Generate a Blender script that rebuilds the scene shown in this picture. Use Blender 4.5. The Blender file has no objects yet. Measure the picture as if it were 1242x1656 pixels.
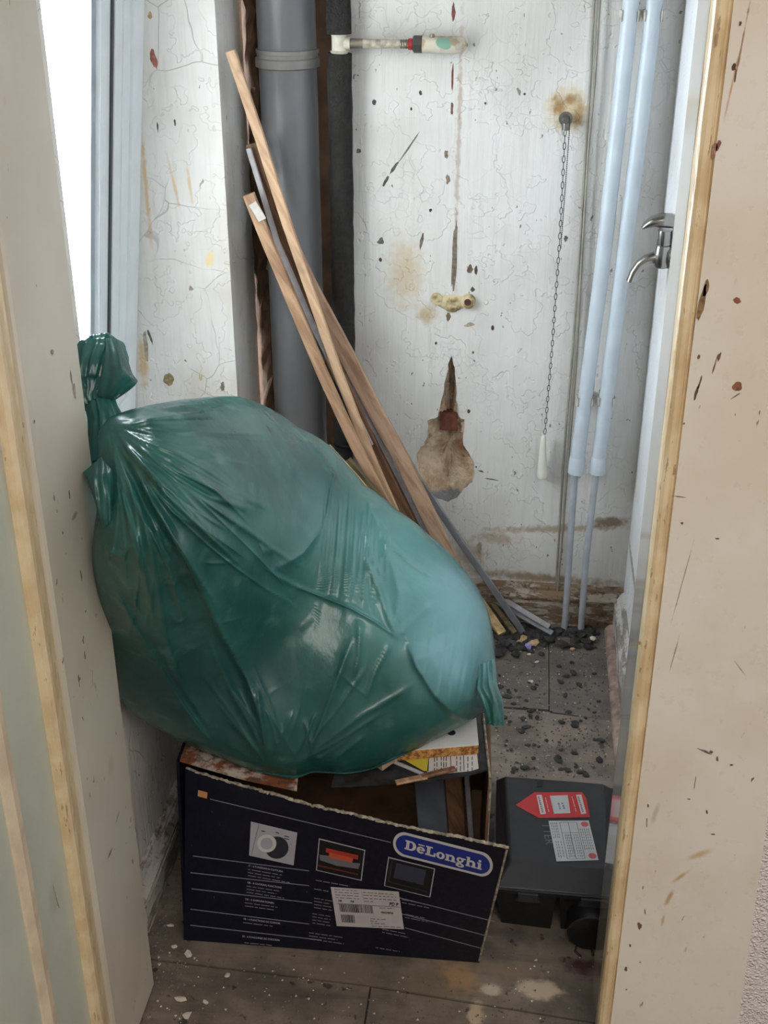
import bpy, bmesh, math, random
import numpy as np
from mathutils import Vector, Matrix
random.seed(7); rng = np.random.default_rng(7)
R = math.radians
scene = bpy.context.scene
COL = scene.collection

# ---------------------------------------------------------------- camera
F, PITCH, YAW, CAMH = 1980.0, R(27.1), R(6.7), 1.45
cd = bpy.data.cameras.new('camera'); cam = bpy.data.objects.new('camera', cd); COL.objects.link(cam)
cam.location = (0, 0, CAMH); cam.rotation_euler = (R(90) - PITCH, 0, YAW)
cd.sensor_fit = 'VERTICAL'; cd.sensor_height = 36.0; cd.lens = F * 36.0 / 1656.0
cd.clip_start = .02
scene.camera = cam

# ---------------------------------------------------------------- world, lights, exposure
w = bpy.data.worlds.new('sky'); scene.world = w; w.use_nodes = True
bg = w.node_tree.nodes['Background']; bg.inputs[0].default_value = (.84, .92, 1.0, 1); bg.inputs[1].default_value = 26.0
def area(name, loc, rot, sx, sy, power, col=(1, 1, 1), portal=False):
    l = bpy.data.lights.new(name, 'AREA'); l.shape = 'RECTANGLE'; l.size = sx; l.size_y = sy; l.energy = power; l.color = col
    o = bpy.data.objects.new(name, l); COL.objects.link(o); o.location = loc; o.rotation_euler = rot
    if portal: l.cycles.is_portal = True
    return o
area('window_portal', (-.822, 1.79, 1.14), (0, R(-90), 0), 1.28, .785, 1, portal=True)
area('hall_ceiling_lamp', (.55, -.7, 2.38), (0, 0, 0), 1.7, 1.7, 54, (1.0, .955, .91))
vs = scene.view_settings; vs.view_transform = 'Standard'; vs.look = 'None'; vs.gamma = 1.0; vs.use_curve_mapping = False
vs.exposure = -0.12

# ---------------------------------------------------------------- pixel -> place helpers (a pixel gives a direction, a plane the distance)
_c = np.array([0, 0, CAMH])
_fw = np.array([-math.sin(YAW) * math.cos(PITCH), math.cos(YAW) * math.cos(PITCH), -math.sin(PITCH)])
_rt = np.array([math.cos(YAW), math.sin(YAW), 0]); _up = np.cross(_rt, _fw)
def ray(x, y): return _fw + _rt * (x - 621) / F - _up * (y - 828) / F
def fl(x, y, z=0.0): d = ray(x, y); return _c + d * (z - CAMH) / d[2]
def yp(x, y, Y): d = ray(x, y); return _c + d * Y / d[1]
def xp(x, y, X): d = ray(x, y); return _c + d * X / d[0]
def dp(x, y, D): return _c + ray(x, y) * D
def pj(P):
    v = np.asarray(P) - _c; d = v @ _fw; return np.array([621 + F * (v @ _rt) / d, 828 - F * (v @ _up) / d])

# ---------------------------------------------------------------- materials
def lin(c):
    return tuple(((v / 255) / 12.92 if v / 255 <= .04045 else ((v / 255 + .055) / 1.055) ** 2.4) for v in c[:3]) + (1,)
class NT:
    def __init__(s, name):
        s.m = bpy.data.materials.new(name); s.m.use_nodes = True; s.t = s.m.node_tree
        s.b = s.t.nodes['Principled BSDF']; s.out = s.t.nodes['Material Output']
        s.geo = s.n('ShaderNodeNewGeometry'); s.pos = s.geo.outputs['Position']
        s.cache = {}
    def n(s, t, **k):
        o = s.t.nodes.new(t)
        for a, v in k.items(): setattr(o, a, v)
        return o
    def l(s, a, b): s.t.links.new(a, b)
    def put(s, sock, v):
        if isinstance(v, bpy.types.NodeSocket): s.l(v, sock)
        else: sock.default_value = v
    def mapv(s, scale=(1, 1, 1), rot=(0, 0, 0), loc=(0, 0, 0), src=None, kind='POINT'):
        o = s.n('ShaderNodeMapping', vector_type=kind); s.l(src or s.pos, o.inputs[0])
        o.inputs[1].default_value = loc; o.inputs[2].default_value = rot; o.inputs[3].default_value = scale
        return o.outputs[0]
    def noise(s, scale, detail=4, rough=.55, vec=None, dist=0):
        o = s.n('ShaderNodeTexNoise'); s.l(vec or s.pos, o.inputs['Vector'])
        o.inputs['Scale'].default_value = scale; o.inputs['Detail'].default_value = detail
        o.inputs['Roughness'].default_value = rough; o.inputs['Distortion'].default_value = dist
        return o.outputs[0]
    def warp(s, scale, amt):
        o = s.n('ShaderNodeTexNoise'); s.l(s.pos, o.inputs['Vector']); o.inputs['Scale'].default_value = scale; o.inputs['Detail'].default_value = 2
        a = s.n('ShaderNodeVectorMath', operation='MULTIPLY_ADD'); s.l(o.outputs['Color'], a.inputs[0]); a.inputs[1].default_value = (amt,) * 3; s.l(s.pos, a.inputs[2])
        return a.outputs[0]
    def voro(s, scale, vec=None):
        o = s.n('ShaderNodeTexVoronoi', feature='DISTANCE_TO_EDGE'); s.l(vec or s.pos, o.inputs['Vector']); o.inputs['Scale'].default_value = scale
        return o.outputs[0]
    def rng(s, v, a, b, c=0.0, d=1.0):
        o = s.n('ShaderNodeMapRange', interpolation_type='SMOOTHSTEP'); s.put(o.inputs[0], v)
        o.inputs[1].default_value = a; o.inputs[2].default_value = b; o.inputs[3].default_value = c; o.inputs[4].default_value = d
        return o.outputs[0]
    def math(s, op, a, b=0.0):
        o = s.n('ShaderNodeMath', operation=op); s.put(o.inputs[0], a); s.put(o.inputs[1], b); return o.outputs[0]
    def mix(s, f, a, b):
        o = s.n('ShaderNodeMix', data_type='RGBA'); s.put(o.inputs[0], f); s.put(o.inputs[6], a); s.put(o.inputs[7], b); return o.outputs[2]
    def bump(s, h, strength, dist=.002, normal=None):
        o = s.n('ShaderNodeBump'); s.put(o.inputs['Height'], h); o.inputs['Strength'].default_value = strength; o.inputs['Distance'].default_value = dist
        if normal: s.l(normal, o.inputs['Normal'])
        return o.outputs[0]
    def spot(s, c, rad, rot=(0, 0, 0), soft=.3, nz=.35, nscale=60):
        v = s.mapv(scale=rad, rot=rot, loc=tuple(c), kind='TEXTURE')
        o = s.n('ShaderNodeVectorMath', operation='LENGTH'); s.l(v, o.inputs[0])
        h = o.outputs['Value']
        if nz:
            if nscale not in s.cache: s.cache[nscale] = s.math('SUBTRACT', s.noise(nscale, 3), .5)
            h = s.math('ADD', h, s.math('MULTIPLY', s.cache[nscale], nz * 2))
        return s.rng(h, 1 - soft, 1 + soft * .3, 1, 0)
    def fin(s, col, rough=.5, metal=0.0, spec=.5, normal=None, coat=0, trans=0):
        s.put(s.b.inputs['Base Color'], col); s.put(s.b.inputs['Roughness'], rough); s.put(s.b.inputs['Metallic'], metal)
        s.put(s.b.inputs['Specular IOR Level'], spec)
        if coat: s.b.inputs['Coat Weight'].default_value = coat; s.b.inputs['Coat Roughness'].default_value = .12
        if normal is not None: s.l(normal, s.b.inputs['Normal'])
        return s.m

def plain(name, c, rough=.5, metal=0, var=.12, vscale=25, bump=.15, bscale=120, spec=.5, coat=0):
    t = NT(name); n = t.noise(vscale, 5); c = lin(c)
    d = tuple(x * (1 - var * 2) for x in c[:3]) + (1,); l2 = tuple(min(1, x * (1 + var)) for x in c[:3]) + (1,)
    return t.fin(t.mix(t.rng(n, .3, .7), d, l2), rough, metal, spec, t.bump(t.noise(bscale, 3), bump), coat)

def spots_on(t, col, h, spots):
    """spots: (centre, radii, rotation, colour, softness, noise, depth)"""
    for c, rad, rot, cc, soft, nz, dep in spots:
        m = t.spot(c, rad, rot, soft, nz); col = t.mix(m, col, lin(cc))
    return col, h

def oldpaint(name, base, dirt, crack=(45, .02, .5, .4), chip=(30, .68, (120, 90, 70)), rough=.45, spots=(), bump=.6, crackcol=(120, 112, 104), streak=True, tone=None):
    t = NT(name)
    n1 = t.noise(3.5, 3); n2 = t.noise(18, 4, .65)
    col = t.mix(t.rng(n1, .42, .72), lin(base), lin(dirt))
    col = t.mix(t.math('MULTIPLY', t.rng(n2, .5, .75), .22), col, lin(dirt))
    if tone: col = t.mix(t.math('MULTIPLY', t.rng(t.noise(1.7, 2), .4, .65), .6), col, lin(tone))
    wv = t.warp(9, .045)
    v = t.voro(crack[0], wv); v2 = t.voro(crack[0] * .37, t.warp(14, .05))
    cm = t.rng(t.noise(6, 3), crack[2], crack[2] + .16)
    c1 = t.math('MULTIPLY', t.rng(v, 0, crack[1], 1, 0), cm)
    c2 = t.math('MULTIPLY', t.rng(v2, 0, crack[1] * .55, 1, 0), t.rng(t.noise(4.3, 2), .48, .6))
    cr = t.math('MAXIMUM', c1, t.math('MULTIPLY', c2, .8))
    col = t.mix(t.math('MULTIPLY', cr, crack[3]), col, lin(crackcol))
    h = t.math('SUBTRACT', t.math('MULTIPLY', n2, .5), t.math('MULTIPLY', c1, crack[3]))
    if streak: st_ = t.noise(46, 2, .65, vec=t.mapv((2.2, 2.2, .16))); col = t.mix(t.math('MULTIPLY', t.rng(st_, .46, .72), .30), col, lin(dirt)); h = t.math('ADD', h, t.math('MULTIPLY', st_, .55)); fk = t.rng(t.noise(16, 3, .6), .52, .535); h = t.math('ADD', h, t.math('MULTIPLY', fk, .45))
    cn = t.noise(chip[0], 3, .5, vec=t.mapv((1, 1, .55)))
    cp = t.math('MULTIPLY', t.rng(cn, chip[1], chip[1] + .015), t.rng(t.noise(5, 2), .42, .5))
    col = t.mix(t.math('MULTIPLY', cp, .9), col, lin(chip[2])); 
    h = t.math('ADD', h, t.math('MULTIPLY', t.noise(7, 1), .9))
    col, h = spots_on(t, col, h, spots)
    return t.fin(col, rough, 0, .5, t.bump(h, bump, .0045))

def woodmat(name, c, dark, rough=.6, rot=0.0, var=.5, sc=(7, 60, 60)):
    t = NT(name)
    v = t.mapv((1, 1, 1), rot=(0, rot, 0)); v = t.mapv(sc, src=v)
    g = t.noise(1.6, 6, .6, vec=v, dist=.4); k = t.noise(9, 3)
    col = t.mix(t.rng(g, .35, .7), lin(c), lin(dark)); col = t.mix(t.math('MULTIPLY', t.rng(k, .62, .75), .5), col, lin(tuple(x * .45 for x in dark)))
    return t.fin(col, rough, 0, .35, t.bump(g, .3))

SHADER_MAX = 14
def split_spots(spots):
    soft = [q for q in spots if q[4] > .55 or q[6] == 0]; hard = [q for q in spots if not (q[4] > .55 or q[6] == 0)]
    return soft[:SHADER_MAX], hard + soft[SHADER_MAX:]
# ---------------------------------------------------------------- mesh helpers
class MB:
    def __init__(s): s.v = []; s.f = []
    def add(s, vs_, fs):
        o = len(s.v); s.v += [tuple(map(float, p)) for p in vs_]; s.f += [tuple(i + o for i in f) for f in fs]; return s
    def box(s, lo, hi):
        x0, y0, z0 = lo; x1, y1, z1 = hi
        return s.add([(x0, y0, z0), (x1, y0, z0), (x1, y1, z0), (x0, y1, z0), (x0, y0, z1), (x1, y0, z1), (x1, y1, z1), (x0, y1, z1)],
                     [(3, 2, 1, 0), (4, 5, 6, 7), (0, 1, 5, 4), (1, 2, 6, 5), (2, 3, 7, 6), (3, 0, 4, 7)])
    def frustum(s, bot, top):           # two quads, same winding (counter-clockwise from above)
        return s.add(list(bot) + list(top), [(3, 2, 1, 0), (4, 5, 6, 7), (0, 1, 5, 4), (1, 2, 6, 5), (2, 3, 7, 6), (3, 0, 4, 7)])
    def sweep(s, path, prof, nrm=None, closed=True, caps=True):
        """prof: list of 2d (side, normal) or function k->list"""
        P = [np.asarray(p, float) for p in path]; n = len(P); rings = []
        ref = np.asarray(nrm if nrm is not None else (0, -1, 0), float)
        for i in range(n):
            d = P[min(i + 1, n - 1)] - P[max(i - 1, 0)]; d /= np.linalg.norm(d) + 1e-12
            a = np.cross(d, ref)
            if np.linalg.norm(a) < 1e-4: a = np.cross(d, (1, 0, .13))
            a /= np.linalg.norm(a); b = np.cross(a, d)
            pr = prof(i) if callable(prof) else prof
            rings.append([P[i] + a * q[0] + b * q[1] for q in pr])
        m = len(rings[0]); vs_ = [q for r in rings for q in r]; fs = []
        for i in range(n - 1):
            for j in range(m if closed else m - 1):
                k = (j + 1) % m; fs.append((i * m + j, i * m + k, (i + 1) * m + k, (i + 1) * m + j))
        if caps and closed: fs += [tuple(range(m))[::-1], tuple((n - 1) * m + j for j in range(m))]
        return s.add(vs_, fs)
    def tube(s, path, r, seg=16, nrm=None, caps=True):
        rr = r if hasattr(r, '__len__') else [r] * len(path)
        return s.sweep(path, lambda i: [(rr[i] * math.cos(2 * math.pi * k / seg), rr[i] * math.sin(2 * math.pi * k / seg)) for k in range(seg)], nrm, True, caps)
    def bar(s, path, w_, t_, nrm=(0, -1, 0), b=.0012):
        w2, t2 = w_ / 2, t_ / 2
        return s.sweep(path, [(-w2 + b, -t2), (w2 - b, -t2), (w2, -t2 + b), (w2, t2 - b), (w2 - b, t2), (-w2 + b, t2), (-w2, t2 - b), (-w2, -t2 + b)], nrm)
    def cyl(s, c, axis, r, h, seg=24):   # c = start centre
        a = np.asarray(axis, float); a /= np.linalg.norm(a); c = np.asarray(c, float)
        return s.tube([c, c + a * h], r, seg, nrm=(0, -1, 0) if abs(a[1]) < .9 else (0, 0, 1))
    def poly(s, pts, thick, axis):       # planar outline extruded along axis
        a = np.asarray(axis, float) * thick; n = len(pts); P = [np.asarray(p, float) for p in pts]
        return s.add(P + [p + a for p in P], [tuple(range(n))[::-1], tuple(range(n, 2 * n))] + [(i, (i + 1) % n, n + (i + 1) % n, n + i) for i in range(n)])
DECMAT = {}
def decals(parent, spots, plane):
    """flaked-off patches as small ragged flat pieces lying on the surface; plane 'y' or 'x'"""
    by = {}
    for c, rad, rot, cc, soft, nz, dep in spots: by.setdefault(cc, []).append((c, rad, rot))
    for cc, lst in by.items():
        mb = MB()
        for c, rad, rot in lst:
            n_ = 18; a_ = (rad[0] if plane == 'y' else rad[1]) * .72; b_ = rad[2] * .78; ang_ = rot[1] if plane == 'y' else rot[0]; jj = rng.normal(0, .16, n_); jj = (jj + np.roll(jj, 1)) * .8
            pts = []
            for k in range(n_):
                al = 2 * math.pi * k / n_; u_, v_ = a_ * (1 + jj[k]) * math.cos(al), b_ * (1 + jj[(k * 7) % n_] * .6) * math.sin(al)
                if plane == 'y': p_, q_ = u_ * math.cos(ang_) + v_ * math.sin(ang_), -u_ * math.sin(ang_) + v_ * math.cos(ang_); pts.append((c[0] + p_, c[1] - .0003, c[2] + q_))
                else: p_, q_ = u_ * math.cos(ang_) - v_ * math.sin(ang_), u_ * math.sin(ang_) + v_ * math.cos(ang_); pts.append((c[0] + .0003, c[1] + p_, c[2] + q_))
            cen = np.mean(pts, axis=0); mb.add([cen] + pts, [(0, 1 + k, 1 + (k + 1) % n_) for k in range(n_)])
        if cc not in DECMAT: DECMAT[cc] = plain('bare patch %d' % len(DECMAT), cc, .85, var=.2, vscale=120, bump=.5, bscale=300)
        build('flaked_patch', mb, DECMAT[cc], parent, recalc=False, kind='stuff')
BASE = {}
def build(name, mb, mat, parent=None, smooth=False, base=None, kind=None, label=None, recalc=True, autosm=None):
    root = parent
    while root is not None and root.parent is not None: root = root.parent
    off = np.array(BASE.get(root.name, (0, 0, 0)) if root is not None else (base if base is not None else (0, 0, 0)), float)
    me = bpy.data.meshes.new(name); me.from_pydata([tuple(np.asarray(v) - off) for v in mb.v], [], mb.f); me.update()
    if recalc:
        bm = bmesh.new(); bm.from_mesh(me); bmesh.ops.recalc_face_normals(bm, faces=bm.faces); bm.to_mesh(me); bm.free()
    if smooth:
        me.shade_smooth()
        if autosm:
            bm = bmesh.new(); bm.from_mesh(me)
            for e in bm.edges:
                if len(e.link_faces) == 2 and e.calc_face_angle(0) > R(autosm): e.smooth = False
            bm.to_mesh(me); bm.free()
    me.materials.append(mat)
    o = bpy.data.objects.new(name, me); COL.objects.link(o)
    if parent is not None: o.parent = parent
    else: o.location = off; BASE[o.name] = tuple(off)
    if kind: o['kind'] = kind
    if label: o['label'] = label
    return o
def tag(o, label, cat, group=None):
    o['label'] = label; o['category'] = cat
    if group: o['group'] = group
    return o
def thing(name, loc, label, cat, group=None):
    o = bpy.data.objects.new(name, None); COL.objects.link(o); o.location = tuple(map(float, loc)); o.empty_display_size = .05
    BASE[o.name] = tuple(map(float, loc)); return tag(o, label, cat, group)
def one(name, mb, mat, base, label, cat, group=None, smooth=False, autosm=None):
    return tag(build(name, mb, mat, None, smooth, base, autosm=autosm), label, cat, group)

# ================================================================ THE SETTING
XL, XR, YB, YD = -.545, .25, 2.335, 1.24      # left wall, right wall, back wall, doorway plane
CEIL = 2.45
def bw(x, y): p = yp(x, y, YB); return (p[0], YB, p[2])          # point on the back wall
DK, BR, OC = (74, 62, 54), (112, 88, 66), (176, 160, 122)
def bs(x, y, a, b, rot=0, c=DK, soft=.35, nz=.5, dep=.6):         # spot on the back wall; pixel radii
    s_ = 2.36 / F * 1.0
    return (bw(x, y), (a * s_ * 1.15, .05, b * s_ * 1.15), (0, R(rot), 0), c, soft, nz, dep)
back_spots = [
    bs(735, 415, 5, 62, 2, (128, 116, 100), .5, .6), bs(742, 220, 3.5, 200, 0, (190, 178, 168), .8, 1.3, .3),
    bs(732, 125, 2, 22, 0, (120, 70, 62)), bs(733, 20, 3, 14, 0, (120, 76, 66)), bs(731, 175, 2.5, 10, 0, (120, 90, 80)),
    bs(722, 250, 4, 7, 0, (140, 124, 104)), bs(724, 290, 4, 8, 0, (138, 122, 100)),
    bs(624, 293, 3, 11, 30, (90, 84, 80)), bs(637, 272, 3, 14, 35, (96, 90, 84)), bs(660, 240, 1.5, 30, 35, (120, 112, 104)),
    bs(616, 390, 6, 6, 0, (110, 104, 98)), bs(615, 420, 3, 4, 0), bs(605, 165, 4, 5, 0, (80, 80, 72)), bs(580, 244, 5, 4, 0, (100, 98, 88)),
    bs(680, 150, 3, 4, 0), bs(665, 176, 2, 3, 0), bs(696, 340, 3, 3, 0, (50, 52, 60)), bs(682, 390, 3, 16, 10, (120, 108, 96)),
    bs(760, 435, 6, 9, 0, (112, 92, 76)), bs(770, 437, 3, 8, 0, (90, 76, 66)), bs(764, 468, 4, 5, 0, (90, 80, 70)),
    bs(690, 510, 18, 16, 0, (190, 172, 140), .9, .9, .2), bs(760, 525, 10, 4, -10, (176, 160, 140)), bs(725, 512, 4, 8, 0, (120, 100, 80)),
    bs(655, 440, 30, 60, 0, (205, 190, 165), .9, .6, 0),
    bs(917, 176, 31, 33, 0, (206, 190, 156), .56, .5, .3), bs(904, 172, 9, 16, 0, (160, 128, 88), .8, .8, 0), bs(935, 188, 8, 20, 0, (170, 140, 100), .8, .8, 0),
    bs(920, 160, 18, 8, 0, (150, 120, 84), .9, .9, 0), bs(915, 386, 4, 6, 0, (110, 108, 106)), bs(848, 152, 2, 2, 0), bs(785, 167, 2, 2, 0),
    bs(705, 555, 2, 3, 0), bs(765, 570, 2, 3, 0), bs(758, 665, 3, 4, 0), bs(797, 530, 3, 5, 0), bs(770, 755, 2, 2, 0), bs(778, 762, 6, 2, 15, (90, 84, 80)), bs(795, 775, 14, 1.5, 8, (120, 112, 104)),
    bs(900, 855, 120, 7, -5, (176, 162, 144), .8, 1.2, .4), bs(985, 846, 34, 12, -8, (136, 118, 100), .6, .7, .5), bs(800, 870, 40, 12, 4, (184, 170, 152), .9, 1.2, .3), bs(775, 890, 5, 18, 0, (130, 104, 70), .6, .8, .4),
    bs(880, 935, 140, 10, 2, (150, 132, 110), .8, .8, .3), bs(760, 900, 30, 30, 0, (190, 178, 160), .9, .8, 0),
]
m_wall_back = oldpaint('back wall paint', (222, 221, 217), (198, 195, 189), crack=(62, .035, .56, .3), chip=(95, .70, (120, 112, 106)), rough=.38, spots=split_spots(back_spots)[0])
LW = [((XL, 2.25, 1.0), (.05, .02, .2), (0, 0, 0), (206, 196, 176), .8, .8, .2)]
rev = lambda x, y, a, b, c, rot=0, soft=.3, nz=.45, dep=.7: (tuple(yp(x, y, 2.185)), (a * .00125, .06, b * .00125), (0, R(rot), 0), c, soft, nz, dep)
rev_spots = [rev(249, 95, 6, 16, (168, 108, 92), -8), rev(243, 25, 4, 6, (196, 170, 130)), rev(273, 614, 11, 13, (150, 134, 96)), rev(232, 590, 10, 50, (208, 184, 148), 0, .8, .9, 0), rev(236, 560, 5, 34, (170, 156, 140), 0, .5, .9, .5),
             rev(243, 545, 3, 16, (110, 104, 96), -15), rev(325, 610, 4, 7, (200, 186, 140)), rev(282, 300, 3, 48, (214, 190, 160), -10, .7, .8, .2), rev(307, 300, 3, 30, (214, 190, 160), -4, .7, .8, .2),
             rev(340, 420, 8, 14, (226, 206, 160), 10, .6, .7, .5), rev(236, 300, 4, 90, (214, 186, 150), 0, .8, .9, .2), rev(255, 205, 1.5, 9, (90, 84, 78)), rev(283, 198, 2, 6, (90, 84, 78)), rev(360, 625, 5, 10, (130, 118, 104))]
m_wall_left = oldpaint('left wall paint', (226, 224, 220), (204, 196, 184), crack=(7, .006, .40, .45), chip=(55, .72, (128, 112, 96)), rough=.5, spots=split_spots(rev_spots)[0])
m_wall_right = oldpaint('right wall paint', (230, 232, 234), (214, 212, 208), crack=(60, .03, .6, .3), chip=(60, .76, (120, 110, 100)), rough=.4,
                        spots=[((XR, 2.2, .21), (.05, .2, .012), (0, 0, 0), (150, 134, 112), .7, .9, .4)])
m_ceil = plain('ceiling paint', (225, 222, 216), .8)
m_hall = plain('hall wallpaper', (222, 216, 208), .75, var=.03)
m_chase = plain('bare brown plaster', (104, 78, 58), .9, var=.22, vscale=14, bump=.8, bscale=60)

def S(o): o['kind'] = 'structure'; return o
# floor with its hardboard sheets
floor_spots = []
def fs_(x, y, a, b, c, soft=.5, nz=.5, rot=0): p = fl(x, y); return ((p[0], p[1], 0), (a * .00095, b * .0013, .05), (0, 0, R(rot)), c, soft, nz, 0)
for q in [(735, 1580, 46, 26, (150, 122, 90), .7, .8), (690, 1590, 40, 30, (112, 98, 84), .6, .7), (870, 1600, 42, 16, (176, 160, 138), .5, .6), (795, 1600, 16, 10, (176, 164, 146)), (770, 1640, 14, 22, (170, 150, 122)),
          (820, 1570, 60, 14, (120, 104, 88), .8, .8), (600, 1640, 20, 30, (96, 88, 80), .7, .8), (560, 1570, 60, 20, (110, 96, 84), .8, .7), (940, 1560, 40, 14, (70, 44, 40), .8, .9), (930, 1110, 60, 40, (120, 108, 90), .9, .9)]:
    floor_spots.append(fs_(*q))
def floormat(name, a, b, spots=()):
    t = NT(name); n1 = t.noise(9, 6, .65); n2 = t.noise(70, 5, .7); g = t.noise(5, 5, .6, vec=t.mapv((1, 9, 1)))
    col = t.mix(t.rng(n1, .3, .7), lin(a), lin(b)); col = t.mix(t.math('MULTIPLY', t.rng(g, .45, .7), .45), col, lin((66, 60, 56)))
    sp = t.rng(n2, .64, .7); col = t.mix(t.math('MULTIPLY', sp, .7), col, lin((150, 142, 132)))
    dk = t.rng(t.noise(45, 4), .63, .68); col = t.mix(t.math('MULTIPLY', dk, .75), col, lin((38, 33, 30)))
    h = t.math('ADD', t.math('MULTIPLY', n1, .6), t.math('MULTIPLY', n2, .6))
    col, h = spots_on(t, col, h, spots)
    return t.fin(col, .62, 0, .4, t.bump(h, .6, .003))
m_floor = floormat('dusty hardboard', (128, 116, 104), (84, 76, 69), floor_spots)
m_floor2 = floormat('dusty hardboard grey', (112, 104, 96), (84, 79, 74))
floor = S(build('floor', MB().box((-1.6, -2.2, -.06), (1.6, 2.47, -.004)), plain('sub floor', (58, 50, 44), .9)))
def panel(pts, z=0.0, mat=m_floor): build('floor_sheet', MB().poly([(p[0], p[1], -.0045) for p in pts], .0045 + z, (0, 0, 1)), mat, floor)
sA = fl(888, 1150)[:2]; g = .0011
panel([(XL - .02, 1.993), (sA[0] - g, 2.0), (sA[0] - g, 2.36), (XL - .02, 2.36)], .0008, m_floor2)
panel([(sA[0] + g, 1.990), (.27, 1.972), (.27, 2.36), (sA[0] + g, 2.36)], 0, m_floor2)
panel([(XL - .02, 1.298), (-.165, 1.284), (.27, 1.246), (.27, 1.970), (sA[0], 1.994), (XL - .02, 1.990)], 0)
panel([(-1.6, .62), (-.172, .62), (-.172, 1.281), (XL - .02, 1.294), (-1.6, 1.294)], -.0006, m_floor)
panel([(-.169, .62), (1.6, .62), (1.6, 1.2), (.27, 1.243), (-.169, 1.280)], -.0003, m_floor)
panel([(-1.6, -2.2), (1.6, -2.2), (1.6, .617), (-1.6, .617)], 0, m_floor2)

# back wall with the broken-out plaster hole
hz = [(290, 640), (312, 720), (318, 790), (325, 900), (335, 1000), (342, 1050), (378, 1070), (375, 1150), (370, 1240), (405, 1290), (440, 1360), (445, 1420), (430, 1490), (375, 1530), (330, 1590), (270, 1620), (200, 1600), (140, 1540), (80, 1450), (60, 1360), (60, 1290), (110, 1240), (130, 1170), (130, 1080), (200, 1050), (215, 980), (240, 870), (260, 760), (275, 680)]
hole0 = [np.array(bw(660 + a / 4.14, 420 + b / 4.14)) for a, b in hz]
hole = []
for i, p in enumerate(hole0):
    q = hole0[(i + 1) % len(hole0)]
    for k in range(3):
        f = k / 3; j = rng.normal(0, .0011, 3) if k else np.zeros(3); r_ = p * (1 - f) + q * f + j; r_[1] = YB; hole.append(r_)
XC = -.352                                  # edge of the pipe chase
bm = bmesh.new()
ov = [bm.verts.new(p) for p in [(XC, YB, 0), (XR + .06, YB, 0), (XR + .06, YB, CEIL), (XC, YB, CEIL)]]
hv = [bm.verts.new(tuple(p)) for p in hole]
ed = [bm.edges.new((a[i], a[(i + 1) % len(a)])) for a in (ov, hv) for i in range(len(a))]
bmesh.ops.triangle_fill(bm, use_beauty=True, edges=ed)
for f in list(bm.faces):
    c = f.calc_center_median()
bmesh.ops.recalc_face_normals(bm, faces=bm.faces)
if bm.faces[0].normal.y > 0: bmesh.ops.reverse_faces(bm, faces=bm.faces)
ret = bmesh.ops.extrude_edge_only(bm, edges=[e for e in bm.edges if e.is_boundary and e.verts[0] in ov and e.verts[1] in ov])
for v in ret['geom']:
    if isinstance(v, bmesh.types.BMVert): v.co.y += .12
me = bpy.data.meshes.new('wall_back'); bm.to_mesh(me); bm.free(); me.materials.append(m_wall_back)
wall_back = bpy.data.objects.new('wall_back', me); COL.objects.link(wall_back); S(wall_back); BASE['wall_back'] = (0, 0, 0)
hc = np.mean(hole, axis=0); nh = len(hole); mb = MB(); rings = [hole]
for r_, d in [(.985, .010), (.94, .016), (.84, .022), (.66, .030), (.45, .038), (.22, .043)]:
    ring = []
    for p in hole:
        cc = np.array([hc[0] + (p[0] - hc[0]) * .0, YB, hc[2] - .03 + (p[2] - hc[2]) * .35])
        q = cc + (p - cc) * r_; q[1] = YB + d + rng.normal(0, .0036); q[0] += rng.normal(0, .001); ring.append(q)
    rings.append(ring)
vs_ = [q for r_ in rings for q in r_]; fs2 = [(i * nh + j, i * nh + (j + 1) % nh, (i + 1) * nh + (j + 1) % nh, (i + 1) * nh + j) for i in range(len(rings) - 1) for j in range(nh)]
vs_.append((hc[0], YB + .045, hc[2] - .03)); L_ = len(rings) - 1
fs2 += [(L_ * nh + j, L_ * nh + (j + 1) % nh, len(vs_) - 1) for j in range(nh)]
t = NT('crumbled plaster'); n1 = t.noise(30, 6, .6); n2 = t.noise(110, 4)
cl = t.mix(t.rng(n1, .35, .65), lin((226, 206, 180)), lin((186, 156, 126)))
cl, h_ = spots_on(t, cl, n2, [bs(745, 730, 16, 26, 20, (156, 106, 78), .7, .7, 0), bs(722, 806, 40, 14, -8, (140, 140, 142), .4, .5, 0), bs(730, 640, 14, 50, 0, (168, 158, 146), .6, .5, 0), bs(762, 790, 10, 18, 30, (110, 112, 116), .5, .5, 0)])
decals(wall_back, split_spots(back_spots)[1], 'y')
build('plaster_hole', mb.add(vs_, fs2), t.fin(cl, .95, 0, .2, t.bump(t.math('ADD', n1, n2), 1.0, .006)), wall_back, smooth=True, recalc=False, label='broken hole in the plaster showing brick and render')
b0, b1 = bw(711, 672), bw(738, 703)
build('brick', MB().poly([(b0[0], YB + .017, b0[2]), (b1[0], YB + .017, b0[2] - .001), (b1[0] + .001, YB + .017, b1[2]), (b0[0] - .001, YB + .018, b1[2] + .001)], .05, (0, 1, 0)), plain('old red brick', (112, 64, 48), .9, var=.2, vscale=60, bump=.8), wall_back, label='exposed red brick')
# pipe chase behind the soil pipe
mb = MB().box((XL - .12, 2.43, 0), (XC + .001, 2.47, CEIL))
S(build('wall_chase', mb, m_chase))
# left wall, opening Y 1.40..2.185, Z .50..1.75
WY0, WY1, WZ0, WZ1, WX = 1.40, 2.185, .50, 1.78, -.815
mb = MB()
mb.box((WX, YD + .01, 0), (XL, WY0, CEIL)).box((WX, WY0, 0), (XL, WY1, WZ0)).box((WX, WY0, WZ1), (XL, WY1, CEIL))
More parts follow.
